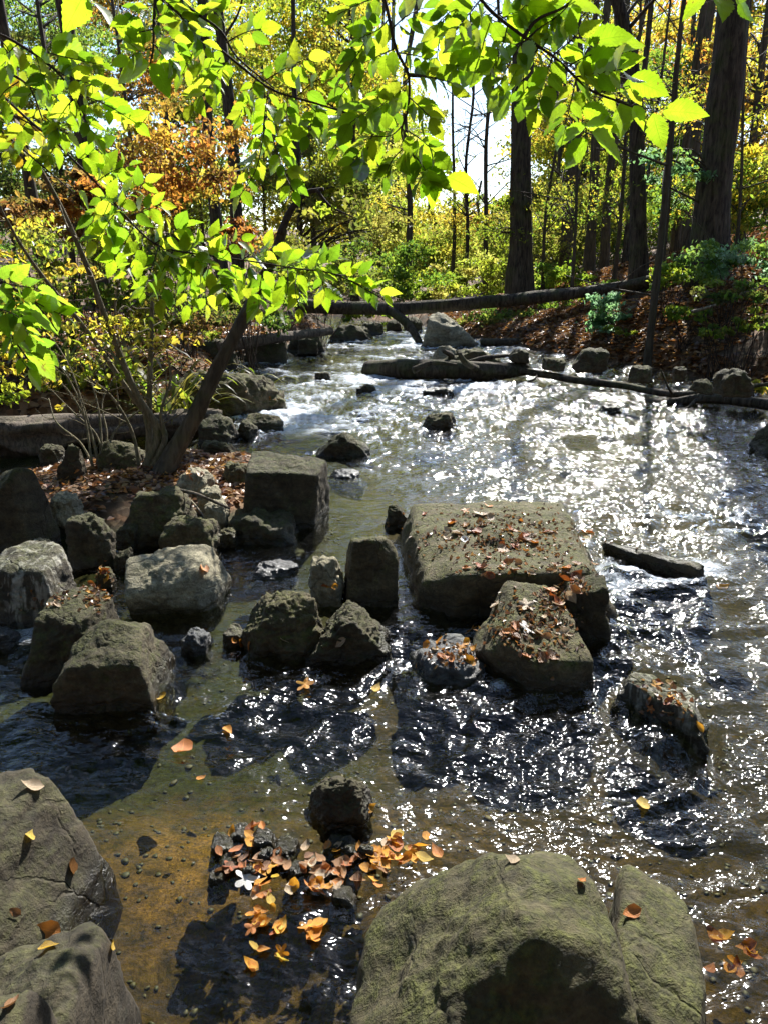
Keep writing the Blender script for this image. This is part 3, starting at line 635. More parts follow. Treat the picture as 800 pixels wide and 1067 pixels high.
TREE_N = [0]
def tree(px, pybase, dist, wpx, ptop=None, label='', group=None, lean=(0, 0), crowns=(), bark='bark', hgt=16., flare=.5, high=None, kindname='tree', limbs=3, curveamt=.12, zb=None):
    """trunk foot on the terrain below the sight line; crowns are (px, py, dist, rx, rz in metres, palette, clumps, leaves, leaf size)"""
    TREE_N[0] += 1; rs = np.random.default_rng(500+TREE_N[0]*7)
    b = at(px, pybase, dist); x, y = b[0], b[1]; z = ground_z(x, y)-.15 if zb is None else zb
    r0 = wpx/FPX*dist/2*.86
    o = thing(kindname, label, 'tree' if kindname != 'shrub' else 'shrub', (x, y, z), group)
    pts = [np.array([x, y, z])]
    for q in (.25, .5, .75, 1.):
        pts.append(np.array([x+lean[0]*q*hgt+rs.normal()*curveamt*q*2, y+lean[1]*q*hgt, z+q*hgt]))
    P = curve(pts, 46); mb = MB(); sides = 22 if wpx > 18 else 9
    mb.add(*tube(P, r0, r0*.45, sides, .20, rs.uniform(0, 99), flare))
    top = P[-1]
    fo = MB(); cs = []
    for (cx, cy, cd, rx, rz, pal, k, n, s) in crowns:
        c = at(cx, cy, cd); cc, V, F, C = clumps(rs, c, (rx, rx, rz), k, n, s, pal); fo.add(V, F, C); cs.append((c, cc))
    if high:
        pal, n, hz, hr = high; c = np.array([top[0], top[1], z+hz]); cc, V, F, C = clumps(rs, c, (hr, hr, hr*.8), 26, n, .16, pal, .12); fo.add(V, F, C); cs.append((c, cc))
    for c, cc in cs:                          # limbs reach from the trunk to the clumps
        for q in cc[:min(len(cc), 14)]:
            j = int(np.clip(np.searchsorted(P[:, 2], q[2]-.25*np.linalg.norm(q[:2]-P[10][:2])-.3), 2, len(P)-1))
            a = P[j]; midp = (a+q)/2+np.array([0, 0, .12*np.linalg.norm(q-a)])+rs.normal(size=3)*.08*np.linalg.norm(q-a)
            rr = min(r0*.35, .012+.012*np.linalg.norm(q-a)); mb.add(*tube(curve([a, midp, q], 9), rr, .006, 5))
    for k in range(limbs):                    # bare side limbs
        j = rs.integers(10, 40); a = P[j]; L = rs.uniform(.8, 2.6); an = rs.uniform(0, 2*PI)
        e = a+np.array([math.cos(an)*L, math.sin(an)*L, rs.uniform(.1, .8)*L]); midp = (a+e)/2+rs.normal(size=3)*.12*L
        mb.add(*tube(curve([a, midp, e], 9), r0*.2+.008, .005, 5))
        for _ in range(3):
            f = rs.uniform(.3, .9); s0 = a*(1-f)+e*f; e2 = s0+rs.normal(size=3)*L*.28; mb.add(*tube(curve([s0, (s0+e2)/2+rs.normal(size=3)*.05, e2], 5), .010, .003, 4))
    mb.build('trunk', M[bark], o)
    if fo.n: fo.build('crown', M['foliage'], o, smooth=False)
    return o
def shrub(px, py, dist, rx, rz, pal, k, n, size, label, group=None, stems=7, name='shrub', spread=.22, ry=None, bark='twig'):
    TREE_N[0] += 1; rs = np.random.default_rng(500+TREE_N[0]*7)
    c = at(px, py, dist); z = ground_z(c[0], c[1]); o = thing(name, label, 'shrub', (c[0], c[1], z), group)
    cc, V, F, C = clumps(rs, c, (rx, ry or rx, rz), k, n, size, pal, spread)
    keep = np.repeat((terrain(V[::6, 0], V[::6, 1]) < V[::6, 2]), 2)
    nq = len(F)//2; kk = keep[::2]; F = np.concatenate([F[:nq][kk], F[nq:][kk]])
    fo = MB(); fo.add(V, F, C); mb = MB(); base = np.array([c[0], c[1], z-.05])
    for q in cc[:stems+5]:
        mid = base*.45+q*.55+rs.normal(size=3)*.12*rx; b0 = base+np.array([rs.normal()*.06, rs.normal()*.06, 0])
        mb.add(*tube(curve([b0, mid, q], 10), .006+.004*rz, .003, 5))
    mb.build('stem', M[bark], o); fo.build('foliage', M['foliage'], o, smooth=False); return o

# ------------------------------------------------------------ trees of the right bank and centre
tree(737, 275, 14.3, 36, label='biggest dark trunk on the right bank, flared at its foot', lean=(-.012, .01), hgt=20, flare=.55, high=('yellow+olive', 450, 19.5, 3.2), limbs=5,
     crowns=[(700, 175, 13.6, .8, .5, 'green+blue', 9, 700, .09)])
tree(543, 285, 20, 25, label='straight dark trunk standing right of the bright sky gap', lean=(-.035, .0), hgt=21, flare=.5, limbs=9,
     crowns=[(525, 215, 19.5, .7, 1.4, 'yg+olive', 10, 600, .10)])
tree(668, 285, 16, 21, label='thick trunk leaning left just behind the upper end of the fallen log', lean=(-.12, .02), hgt=8.5, flare=.45, limbs=8)
tree(677, 352, 12.3, 10, label='slim straight trunk rising from the leafy foot of the right bank', lean=(.002, .0), curveamt=.02, hgt=6.0, flare=.2, limbs=4, bark='bark2')
tree(612, 292, 24, 13, label='grey trunk in the middle of the thin trunks behind the fallen log', lean=(.0, .0), hgt=11, bark='bark2')
tree(628, 290, 25, 11, label='pale trunk close on the right of the middle grey trunk', lean=(.008, 0), hgt=11, bark='bark2')
tree(588, 292, 26, 15, label='brown trunk left of the middle grey trunk behind the log', lean=(-.01, 0), hgt=11, bark='bark2')
tree(650, 288, 28, 8, label='thin stem between the pale trunk and the leaning thick trunk', lean=(.01, 0), hgt=16, bark='bark')
tree(702, 262, 23, 9, label='thin trunk left of the biggest trunk and behind it', lean=(.012, 0), hgt=18, bark='bark2', crowns=[(700, 215, 22, 1.3, 1.2, 'yg+green', 14, 1500, .13)])
tree(712, 262, 27, 14, label='middling trunk showing just left of the biggest trunk', lean=(.0, 0), hgt=19, bark='bark2')
tree(775, 215, 20, 9, label='slender tree right of the biggest trunk with orange leaves above', lean=(.0, 0), hgt=14, bark='bark2', crowns=[(785, 90, 20, 1.6, 1.4, 'orange+yellow', 12, 1100, .13), (755, 60, 21, 1.2, 1., 'yellow+orange', 8, 600, .12), (790, 160, 19, 1.2, 1.0, 'orange+yg', 12, 1100, .12)])
# left trunks
tree(52, 330, 17, 14, label='dark trunk furthest left in the shaded wood', hgt=16, lean=(-.02, 0), high=('green+olive', 700, 15, 3))
tree(108, 335, 17, 19, label='thick dark trunk second from the left edge', hgt=17, lean=(-.015, 0), high=('green+olive', 900, 16, 3))
tree(236, 330, 18, 15, label='dark trunk behind the orange leaved shrub', hgt=17, lean=(-.02, 0), high=('yg+olive', 800, 16, 3))
tree(250, 328, 22, 15, label='dark trunk close on the right of the one behind the orange shrub', hgt=17, lean=(.002, 0))
tree(-10, 335, 14, 16, label='trunk partly cut by the left edge of the picture', hgt=15, lean=(.01, 0))
tree(425, 300, 30, 8, label='slim trunk near the upstream bend left of the sky gap', hgt=15, bark='bark2', lean=(.004, 0), crowns=[(415, 205, 30, 1.5, 1.8, 'yg+yellow+pale', 20, 1600, .15)])
tree(470, 296, 34, 5, label='thin sapling trunk under the bright sky gap', hgt=9, bark='bark2', crowns=[(468, 235, 34, 1.5, 1.6, 'pale+yellow', 16, 1300, .16)])
tree(370, 300, 27, 9, label='thin trunk behind the bright yellow green crown', hgt=16, bark='bark', crowns=[(335, 60, 24, 2.4, 2.6, 'yellow+yg', 40, 5200, .14), (375, 100, 27, 2.0, 2.2, 'yg+yellow', 28, 3000, .14), (290, 20, 24, 2.0, 1.5, 'yg', 20, 2000, .13)])
tree(310, 305, 22, 8, label='crooked slim trunk left of the yellow green crown', hgt=12, bark='bark', lean=(.03, 0), crowns=[(345, 200, 21, 1.5, 1.1, 'olive+yg', 22, 4600, .12), (300, 160, 22, 1.3, 1.3, 'olive+green', 20, 2000, .12), (390, 235, 23, 1.4, .9, 'pale+olive', 20, 1900, .13)])
tree(484, 298, 31, 5, label='bare thin snag crossing the bright sky gap', hgt=10, bark='bark', limbs=22, lean=(.006, 0), crowns=[(490, 205, 31, 1.1, .7, 'yg+pale', 8, 420, .13)])
tree(506, 298, 27, 6, label='bare thin tree with wispy twigs at the right edge of the sky gap', hgt=11, bark='bark', limbs=26, lean=(-.008, 0))
for (px, d, w_, ln, lb_) in [(566, 21, 4, .02, 'thin sapling stem right of the straight dark trunk'), (597, 19, 4, -.03, 'thin sapling leaning left among the grey trunks behind the log'), (640, 20, 5, .03, 'thin pole leaning right beside the leaning thick trunk'), (690, 15.5, 3.5, -.02, 'whip thin sapling between the slim trunk and the biggest trunk'), (722, 19, 5, .04, 'thin sapling leaning right behind the biggest trunk'), (765, 16, 4, -.05, 'whip thin sapling leaning left at the right of the biggest trunk')]:
    tree(px, 285, d, w_, label=lb_, hgt=.28*d+2.5, lean=(ln, 0), bark='bark2', limbs=9, crowns=[(px+5, 210, d, .9, .9, 'yg+green+yellow', 10, 420, .09), (px-8, 110, d, 1., .8, 'yg+yellow', 8, 320, .09)])
# generated middle distance: one tree per entry, x in px, distance, crown palette
mid = [(20, 24, 'olive+green', 90), (80, 27, 'green+olive', 60), (150, 23, 'olive+orange', 50), (190, 29, 'yg+olive', 90), (215, 34, 'yg', 60), (280, 33, 'yg+yellow', 90), (330, 38, 'yellow+yg', 120),
       (395, 36, 'yg+pale', 130), (450, 42, 'pale+yg', 250), (500, 45, 'pale+yellow', 258), (545, 36, 'yg+pale', 235), (590, 30, 'yg+olive', 200), (572, 38, 'yellow+yg', 120), (600, 44, 'yg+yellow', 150),
       (640, 36, 'yg+olive', 170), (665, 32, 'green+yg', 150), (690, 42, 'yellow+yg', 120), (715, 34, 'yg+green', 120), (745, 40, 'yellow+orange', 80), (770, 30, 'orange+yellow', 110), (800, 34, 'orange+yg', 60),
       (595, 52, 'pale+yellow', 150), (620, 55, 'yellow+pale', 170), (480, 60, 'pale+yg', 262), (415, 55, 'pale+yg', 215), (360, 50, 'yg+pale', 110), (410, 46, 'yg', 150), (785, 26, 'green+yg', 200)]
for k, (px, d, pal, pyc) in enumerate(mid):
    rx = .055*d+.4; q = ['lower', 'upper']
    kc = 24 if px < 640 else 14; nc = 1.6 if px < 640 else .9
    cr = [(px+6, pyc+20, d, rx, rx*.9, pal, kc, int(1900*nc), .005*d+.01), (px-10, (pyc+300)/2+10, d-1, rx*.85, rx*.8, pal+'+olive' if k % 2 else pal, kc, int(1600*nc), .005*d+.01)]
    if pyc < 200: cr.append((px-25, pyc-45, d+1, rx*.9, rx*.8, pal, 18, 1900, .005*d+.01))
    tree(px, 300, d, [4, 7, 5, 9, 6][k % 5], label='slim tree with thin autumn foliage deep in the woods upstream', group='slim trees deep in the woods', hgt=8+.2*d if pyc < 200 else 5, bark=['bark2', 'bark'][k % 2], crowns=cr, limbs=2)

# shrubs of the middle distance
shrub(185, 175, 10.5, 1.15, .95, 'orange+orange+yellow+brown', 34, 3600, .085, 'orange brown beech sapling glowing in front of the dark left trunks', spread=.16)
shrub(60, 215, 9, .95, .5, 'olive+brown+orange', 26, 3000, .08, 'brownish yellow shrub at the left edge below the green boughs', spread=.16)
shrub(255, 245, 11, .5, .3, 'orange+brown', 12, 700, .08, 'small orange sapling right of the glowing beech sapling')
shrub(110, 275, 10, 1.5, .7, 'yg+olive+green', 40, 5200, .08, 'dull olive thicket on the left bank behind the yellow leaved shrub')
shrub(330, 280, 15, 1.3, .7, 'green+olive+yg', 30, 3600, .10, 'dark green shrub left of the log where it meets the bank')
shrub(425, 285, 19, 1.0, .8, 'green+yg', 26, 3000, .10, 'fresh green shrub above the left end of the fallen log')
shrub(250, 320, 13, 1.3, .45, 'olive+green', 26, 4600, .09, 'low shaded shrub on the far left bank behind the leaning trunk')
shrub(30, 335, 9, 1.0, .5, 'yg+green', 34, 3600, .07, 'low green undergrowth shrub by the left edge above the flat log')
shrub(180, 335, 10, 1.0, .45, 'yg+olive+brown', 26, 2200, .07, 'straggly brown undergrowth shrub behind the multi stemmed tree')
shrub(505, 292, 24, 1.8, .8, 'yg+pale', 30, 3000, .12, 'bright yellow green bushes behind the middle of the log')
shrub(455, 300, 27, 1.8, .7, 'pale+yg', 30, 4600, .13, 'pale bushes at the bend of the stream above the log')
shrub(390, 325, 21, 1.2, .4, 'green+yg', 20, 1700, .10, 'low green bush beneath the left part of the log')
shrub(520, 335, 18.5, 1.2, .5, 'green+olive', 24, 2400, .09, 'low green bush beneath the middle of the fallen log')
shrub(580, 300, 21, 1.4, .7, 'yg+green', 26, 2400, .11, 'yellow green shrub behind the log below the thin trunks')
shrub(635, 325, 14.2, .62, .42, 'blue', 18, 1300, .10, 'blue green broad leaved shrub left of the slim straight trunk', spread=.2)
shrub(700, 292, 13, .6, .28, 'green+yg', 14, 700, .10, 'bright green sprig at the foot of the biggest trunk')
shrub(765, 270, 12, 1.0, .40, 'blue+green', 28, 2200, .08, 'dark blue green shrubbery on the slope below the biggest trunk')
shrub(770, 305, 10.5, .7, .22, 'green+olive', 18, 900, .07, 'dim low shrub on the slope at the right edge')
shrub(715, 205, 15.5, .9, .55, 'green+blue+yg', 14, 900, .10, 'leafy green sapling in front of the biggest trunk')
shrub(775, 200, 17, 1.3, .9, 'green+yg+yellow', 28, 4600, .11, 'green and yellow sapling right of the biggest trunk')
shrub(715, 325, 12.2, .55, .18, 'green+yg', 14, 600, .07, 'small green sprouting bush halfway up the right bank')
shrub(655, 300, 17.5, 1.0, .35, 'yg+green', 18, 1300, .09, 'yellow green undergrowth around the foot of the leaning thick trunk')
shrub(600, 315, 18, .9, .3, 'green+yg', 18, 1200, .09, 'green undergrowth under the log near its upper end')
shrub(745, 345, 11.2, .4, .14, 'green+yg', 12, 420, .07, 'low green seedling bush near the foot of the right bank')
shrub(780, 335, 10.6, .5, .18, 'green+yg+olive', 14, 600, .07, 'spreading green bush low on the right bank at the right edge')
shrub(640, 345, 13.6, .4, .12, 'yg+green', 10, 320, .07, 'small leafy tuft left of the foot of the slim straight trunk')
shrub(788, 402, 9.6, .22, .12, 'yellow+green', 9, 260, .06, 'small yellow green bush at the water edge on the far right', spread=.25)
shrub(560, 245, 26, 1.6, 1.2, 'yg+olive', 26, 2200, .13, 'olive sapling among the thin trunks')
shrub(415, 240, 32, 2.0, 1.3, 'yg+pale+yellow', 26, 2200, .14, 'sunlit sapling left of the upstream bend')
# the wood goes on behind the camera and on both sides; unseen trees added to cut sky fill
rs = np.random.default_rng(31)
for (x, y, h, r) in [(-5, -3, 9, 4.5), (0, -6, 10, 5), (5.5, -5, 10, 4.5), (-9, 2, 9, 4), (10, 1, 9, 4), (-3, -10, 12, 6), (6, -11, 12, 6), (-9, 8, 10, 3.5), (-1.5, -3.2, 6.5, 3), (3, -3.5, 7, 3), (-3.4, -1.2, 8.5, 3.6), (3.4, -1.6, 9, 3.8), (0, -1.8, 10, 3.4)]:
    z = ground_z(x, y)-.2; o = thing('tree', 'unseen broad leafy tree added around the viewpoint to block sky light', 'tree', (x, y, z), 'unseen trees added around the viewpoint')
    P = curve([(x, y, z), (x+.2, y, z+h*.5), (x, y+.2, z+h)], 20); mb = MB(); mb.add(*tube(P, .25, .1, 10, .1))
    cc, V, F, C = clumps(rs, (x, y, z+h), (r, r, r*.75), 60, 5200, .36, 'green+olive', .2)
    for q in cc[:8]: mb.add(*tube(curve([P[12], (P[12]+q)/2, q], 6), .05, .01, 5))
    mb.build('trunk', M['bark'], o); fo = MB(); fo.add(V, F, C); fo.build('crown', M['foliage'], o, smooth=False)
# far wood as one mass
rs = np.random.default_rng(77); mb = MB()
for k in range(150):
    d = rs.uniform(58, 110); px = rs.uniform(-350, 1150); gpx = abs(px-490)
    lo = 285; hi = (215 if gpx < 50 else 110 if gpx < 90 else -40)
    x, y = at(px, 300, d)[:2]; zg = ground_z(x, y)
    pal = ['pale+yg', 'yg+yellow', 'yellow+pale', 'yellow+orange', 'olive+yg'][rs.integers(5)]
    if px > 690: pal = ['yellow+orange', 'orange+yg', 'yg+yellow'][rs.integers(3)]
    if px < 260: pal = ['olive+green', 'yg+olive', 'green'][rs.integers(3)]
    for q in range(3):
        cy = rs.uniform(hi, lo); c = at(px, cy, d)
        rx = .045*d
        if c[2]+rx*.5 < zg: c[2] = zg+1
        cc, V, F, C = clumps(rs, c, (rx, rx, rx*.7), 14, 420, .0052*d, pal, .2); mb.add(V, F, C)
kind(mb.build('far_woods', M['foliage'], smooth=False), 'stuff', 'hazy mass of autumn woodland closing the view upstream')

# ------------------------------------------------------------ dead wood
def log(name, label, pts, r0, r1, mat='deadwood', rough=.14, sides=18, n=50, extra=(), cat='log', group=None):
    P = curve(pts, n); o = thing(name, label, cat, P[0], group); rough = rough*1.5
    mb = MB(); mb.add(*tube(P, r0, r1, sides, rough, r0*77)); mb.build('trunk' if cat == 'log' else 'stem', M[mat], o)
    for e in extra:
        m2 = MB(); m2.add(*tube(curve(e[0], 14), e[1], e[2], 8, .1, 3.)); m2.build('limb', M[mat], o)
    return o
log('fallen_log', 'long dark log fallen across the stream, resting on a tall pale boulder', [at(312, 318, 17.4), at(400, 322, 17.2), at(480, 317, 17), at(560, 310, 16.6), at(640, 300, 15.9), at(712, 284, 15.0)], .15, .11, 'bark',
    extra=[([at(405, 322, 17.1), at(425, 338, 16.9), at(434, 352, 16.7), at(441, 366, 16.5)], .11, .07), ([at(640, 302, 16.5), at(690, 290, 16.1), at(740, 280, 15.2)], .09, .03), ([at(345, 318, 17.3), at(330, 300, 17.4), at(322, 286, 17.6)], .04, .015)])
log('rotting_log', 'dark rotting log slanting down the right bank under the fallen log', [at(675, 300, 15.8), at(640, 325, 15.8), at(612, 345, 15.9), at(560, 356, 16.1), at(500, 358, 16.3)], .16, .09, 'bark')
log('driftwood_log', 'thick dark driftwood trunk stranded in mid stream', [gp(384, 386, .05), gp(420, 385, .12), gp(465, 385, .14), gp(520, 387, .12), gp(548, 384, .15)], .17, .10, 'bark', extra=[
    ([gp(455, 384, .15), gp(470, 372, .3), gp(462, 366, .42)], .07, .03), ([gp(480, 382, .15), gp(505, 373, .3), gp(535, 370, .3)], .06, .02), ([gp(430, 386, .2), gp(450, 378, .3), gp(475, 380, .25)], .05, .02), ([gp(500, 386, .1), gp(485, 378, .35), gp(478, 368, .5)], .06, .03)])
log('driftwood_branch', 'long thin dark branch reaching from the driftwood to the right bank', [gp(505, 380, .18), gp(560, 389, .12), gp(600, 396, .10), gp(650, 402, .08), gp(700, 411, .08), gp(745, 408, .15)], .055, .04, 'bark', rough=.1, cat='branch', extra=[([gp(700, 411, .08), gp(694, 400, .3), gp(688, 385, .5)], .02, .006), ([gp(560, 389, .12), gp(555, 396, .05), gp(540, 399, .0)], .02, .008)])
log('driftwood_branch', 'crooked dark bough lying half in the water at the right edge', [gp(835, 428, .15), gp(780, 419, .12), gp(735, 415, .10), gp(700, 419, .03), gp(672, 420, -.04)], .07, .05, 'bark', cat='branch', extra=[([gp(740, 415, .1), gp(768, 405, .25), gp(800, 400, .35)], .04, .02), ([gp(725, 416, .1), gp(715, 425, .02), gp(700, 428, -.03)], .02, .008)])
log('driftwood_branch', 'pale crooked stick on the slope at the right edge', [gp(718, 372, .5)*.0+at(720, 325, 11.5), at(745, 318, 11.3), at(775, 305, 11), at(810, 292, 10.8)], .025, .012, 'paledeadwood', cat='branch')
log('channel_log', 'big old log with a lit top lying beyond the side channel at the left', [gp(-60, 476, .05)+np.array([0, .2, .12]), gp(20, 474, .05)+np.array([0, .2, .12]), gp(110, 464, .05)+np.array([0, .2, .12]), gp(225, 452, .05)+np.array([0, .2, .08])], .17, .13, 'deadwood', rough=.45, sides=28)
log('weathered_log', 'pale weathered log on the far left bank between two shady rocks', [at(225, 362, 12.5), at(290, 352, 13.2), at(345, 345, 14.5)], .10, .07, 'deadwood')
log('stick', 'thin bleached stick lying across the pebbles right of the trunk foot', [gp(200, 522, .2), gp(207, 530, .22), gp(214, 540, .18)], .006, .004, 'paledeadwood', rough=0, cat='stick', sides=6, n=8)
log('stick', 'dark stick lying over the stones beneath the trunk foot', [gp(180, 510, .25), gp(205, 515, .28), gp(240, 530, .2)], .014, .008, 'deadwood', cat='stick', sides=8, n=14)

# ------------------------------------------------------------ the leaning tree and the many stemmed tree on the point
rs = np.random.default_rng(91)
b = gp(170, 498, .12); d0 = (b[1])/ray(170, 498)[1]
o = thing('leaning_tree', 'leaning tree with rough brown bark on the rocky point', 'tree', b)
mb = MB(); mb.add(*tube(curve([at(166, 500, d0), at(184, 468, d0), at(205, 430, d0*.99), at(230, 378, d0*.98), at(262, 318, d0*.97), at(283, 272, d0*.96), at(296, 238, d0*.95)], 60), .074, .030, 20, .34, 4., .3)); mb.build('trunk', M['bark2'], o)
mb = MB(); mb.add(*tube(curve([at(292, 245, d0*.95), at(303, 220, d0*.95), at(318, 202, d0*.94), at(337, 197, d0*.93)], 20), .030, .014, 8, .1)); mb.add(*tube(curve([at(330, 198, d0*.93), at(345, 215, d0*.93), at(372, 228, d0*.92)], 12), .012, .004, 6)); mb.build('limb', M['twig'], o)
mb = MB(); mb.add(*tube(curve([at(255, 330, d0*.97), at(266, 312, d0*.95), at(270, 298, d0*.94)], 10), .035, .02, 8, .2)); mb.build('limb', M['bark2'], o)
cc, V, F, C = clumps(rs, at(300, 285, d0*.94), (.5, .4, .16), 14, 260, .07, 'yg+green', .3); fo = MB(); fo.add(V, F, C)
cc, V, F, C = clumps(rs, at(360, 215, d0*.93), (.3, .3, .16), 8, 130, .06, 'yg+olive', .3); fo.add(V, F, C); fo.build('crown', M['foliage'], o, smooth=False)

b = gp(152, 492, .14); d1 = b[1]/ray(152, 492)[1]
o = thing('multi_stemmed_tree', 'multi stemmed young tree with slim mossy stems and yellow leaves on the rocky point', 'tree', b)
stems = [([(150, 492, 1), (164, 450, .99), (140, 405, .97), (108, 325, .93), (90, 275, .90), (62, 212, .86), (30, 160, .80), (-10, 128, .74)], .030, .010),
         ([(158, 490, 1), (172, 452, .99), (142, 418, .98), (95, 350, .95), (48, 292, .91), (22, 255, .88), (-4, 208, .84)], .026, .008),
         ([(156, 492, 1), (156, 440, 1.0), (157, 380, .99), (159, 320, .98), (160, 290, .98)], .030, .010),
         ([(166, 492, 1), (172, 455, .99), (168, 430, .98), (178, 395, .98), (174, 365, .97)], .018, .006),
         ([(146, 490, 1), (138, 450, .99), (118, 415, .98), (92, 392, .97), (78, 370, .96)], .014, .005),
         ([(160, 490, 1), (150, 430, .98), (128, 370, .96), (120, 320, .95), (128, 280, .94)], .016, .005)]
fo = MB(); tips = []
for pts, r0, r1 in stems:
    P = curve([at(p[0], p[1], d1*p[2]) for p in pts], 40); mb = MB(); mb.add(*tube(P, r0, r1, 10, .12, r0*99, .3))
    for k in range(9):
        j = rs.integers(12, 39); a = P[j]; e = a+np.array([rs.normal()*.3, rs.normal()*.25, rs.uniform(-.1, .3)]); mb.add(*tube(curve([a, (a+e)/2+rs.normal(size=3)*.04, e], 7), .006, .002, 5)); tips.append(e)
    mb.build('stem', M['barkpale'], o)
for (px, py, rx, rz, n, pal) in [(75, 283, .42, .07, 90, 'yellow'), (55, 335, .22, .1, 50, 'yellow'), (20, 372, .3, .12, 110, 'yellow+yg'), (130, 345, .35, .22, 110, 'yellow+yg'), (40, 250, .45, .2, 150, 'yg+yellow'), (10, 330, .35, .25, 190, 'yg+yellow'), (60, 390, .4, .12, 110, 'yg+yellow'), (15, 410, .3, .12, 110, 'yg'), (100, 350, .4, .18, 110, 'yg+yellow'), (175, 360, .25, .16, 36, 'yellow'), (110, 380, .3, .2, 30, 'yellow+yg'), (60, 425, .05, .04, 6, 'yellow'), (95, 300, .5, .25, 70, 'yellow+olive'), (20, 300, .4, .15, 70, 'yg+olive'), (160, 305, .2, .1, 20, 'yellow')]:
    cc, V, F, C = clumps(rs, at(px, py, d1*.95), (rx, .3, rz), 9, n, .055, pal, .35); fo.add(V, F, C)
fo.build('crown', M['foliage'], o, smooth=False)

b = gp(105, 492, .14); d2 = b[1]/ray(105, 492)[1]
o = thing('bare_shrub', 'bare grey stemmed shrub leaning left beside the many stemmed tree', 'shrub', b)
for pts in ([(103, 490), (92, 440), (62, 398), (20, 376), (-6, 372)], [(100, 488), (84, 425), (60, 380), (45, 372)], [(106, 490), (96, 440), (70, 385), (52, 350)], [(108, 490), (100, 455), (75, 430), (40, 395)], [(110, 490), (104, 430), (98, 395), (96, 372)], [(112, 490), (122, 450), (150, 425), (170, 405)], [(104, 492), (112, 455), (108, 420), (118, 392)], [(100, 492), (84, 462), (60, 440), (50, 415)]):
    mb = MB(); P = curve([at(p[0]+rs.normal()*2, p[1], d2*(1+.02*i)) for i, p in enumerate(pts)], 26); mb.add(*tube(P, .011, .004, 7, .08))
    for k in range(4):
        j = rs.integers(8, 25); a = P[j]; e = a+np.array([rs.normal()*.16, rs.normal()*.1, rs.uniform(-.05, .2)]); mb.add(*tube(curve([a, (a+e)/2+rs.normal(size=3)*.02, e], 6), .004, .0015, 5))
    mb.build('stem', M['barkpale'], o)

# arching blades on the left bank
def arching(px, py, dist, n, L, label, w=.022):
    c = at(px, py, dist); z = ground_z(c[0], c[1]); o = thing('arching_fern', label, 'fern', (c[0], c[1], z)); fo = MB()
    for k in range(n):
        an = rs.uniform(0, 2*PI); l = L*rs.uniform(.6, 1.2); h = l*rs.uniform(.35, .8); t = np.linspace(0, 1, 10)
        dr = np.array([math.cos(an), math.sin(an), 0]); P = np.array([c[0], c[1], z])+rs.normal(size=3)*np.array([.15, .12, 0])+t[:, None]*dr*l+np.array([0, 0, 1])*(h*np.sin(t*2.3))[:, None]
        s = np.cross(dr, [0, 0, 1]); ww = w*np.sin(PI*np.clip(t*.97+.03, 0, 1))**.6
        V = np.concatenate([P-s*ww[:, None], P+s*ww[:, None]]); i = np.arange(9); F = np.stack([i, i+1, i+11, i+10], -1)
        fo.add(V, F, np.tile(palcols('pale+olive+yg', 1, rs)[0]*.8, (20, 1)))
    fo.build('foliage', M['foliage'], o); return o
arching(175, 352, 8.0, 70, .75, 'arching pale fern fronds behind the slim vertical stem')
arching(125, 350, 8.2, 60, .7, 'arching fern fronds left of the slim vertical stem')
arching(60, 372, 8.0, 50, .6, 'arching fern fronds above the channel log near the left edge')
arching(235, 360, 9.5, 40, .6, 'arching fern fronds in the shade right of the leaning trunk')

# ------------------------------------------------------------ overhanging branches
def spray(lb, tb, s, e, n, lpx, d, rs, pal=LIME, L2=1.0):
    s = np.array(s, float); e = np.array(e, float); dirv = e-s; ln = np.linalg.norm(dirv); dirv /= ln
    dd = d*(1+rs.normal()*.04); d_e = dd*(1+rs.normal()*.05)
    midp = (s+e)/2+rs.normal(size=2)*ln*.06
    P = curve([at(s[0], s[1], d), at(midp[0], midp[1], (d+dd)/2), at(e[0], e[1], d_e)], 10); tb.add(*tube(P, .0017, .0008, 5))
    sh = rs.uniform(.75, 1.1)
    for k in range(n):
        f = (k+.7)/n; q = s*(1-f)+e*f; dq = d*(1-f)+d_e*f
        if k == n-1: ang = rs.normal()*.2
        else: ang = (1 if k % 2 else -1)*rs.uniform(.6, 1.2)
        a = math.atan2(dirv[1], dirv[0])+ang
        v = np.array([math.cos(a), math.sin(a)+.35]); v /= np.linalg.norm(v)
        L = lpx*rs.uniform(.7, 1.2)*L2
        B = at(q[0], q[1], dq); T = at(q[0]+v[0]*L, q[1]+v[1]*L, dq*(1+rs.normal()*.25*L/FPX))
        col = pal[rs.integers(len(pal))]*sh*rs.uniform(.8, 1.1)
        near_leaf(lb, B+(T-B)*.06, T, leaf_normal(rs, .5), col, rs=rs)
        tb.add(*tube(curve([B, B+(T-B)*.1], 3), .0008, .0006, 4))
def branch(label, paths, sprays, d, lpx, manual=(), pal=LIME, seed=0, extra=()):
    rs = np.random.default_rng(seed)
    p0 = at(paths[0][0][0], paths[0][0][1], d); o = thing('overhanging_branch', label, 'branch', p0)
    tb = MB(); lb = MB()
    for p in paths: tb.add(*tube(curve([at(a, b, d*(1+(c if c else 0))) for a, b, c in [(q+(0,))[:3] for q in p]], 40), .0042, .0018, 7, .1))
    for (a, b, c, e, n) in sprays: spray(lb, tb, (a, b), (c, e), n+3, lpx*.90, d, rs, pal)
    for (a, b, c, e) in manual:
        B = at(a, b, d*(1+rs.normal()*.01)); T = at(c, e, d*(1+rs.normal()*.015)); near_leaf(lb, B, T, leaf_normal(rs, .25), pal[rs.integers(3)], rs=rs)
    tb.build('stem', M['twig'], o); lb.build('leaves', M['leaf'], o); return o
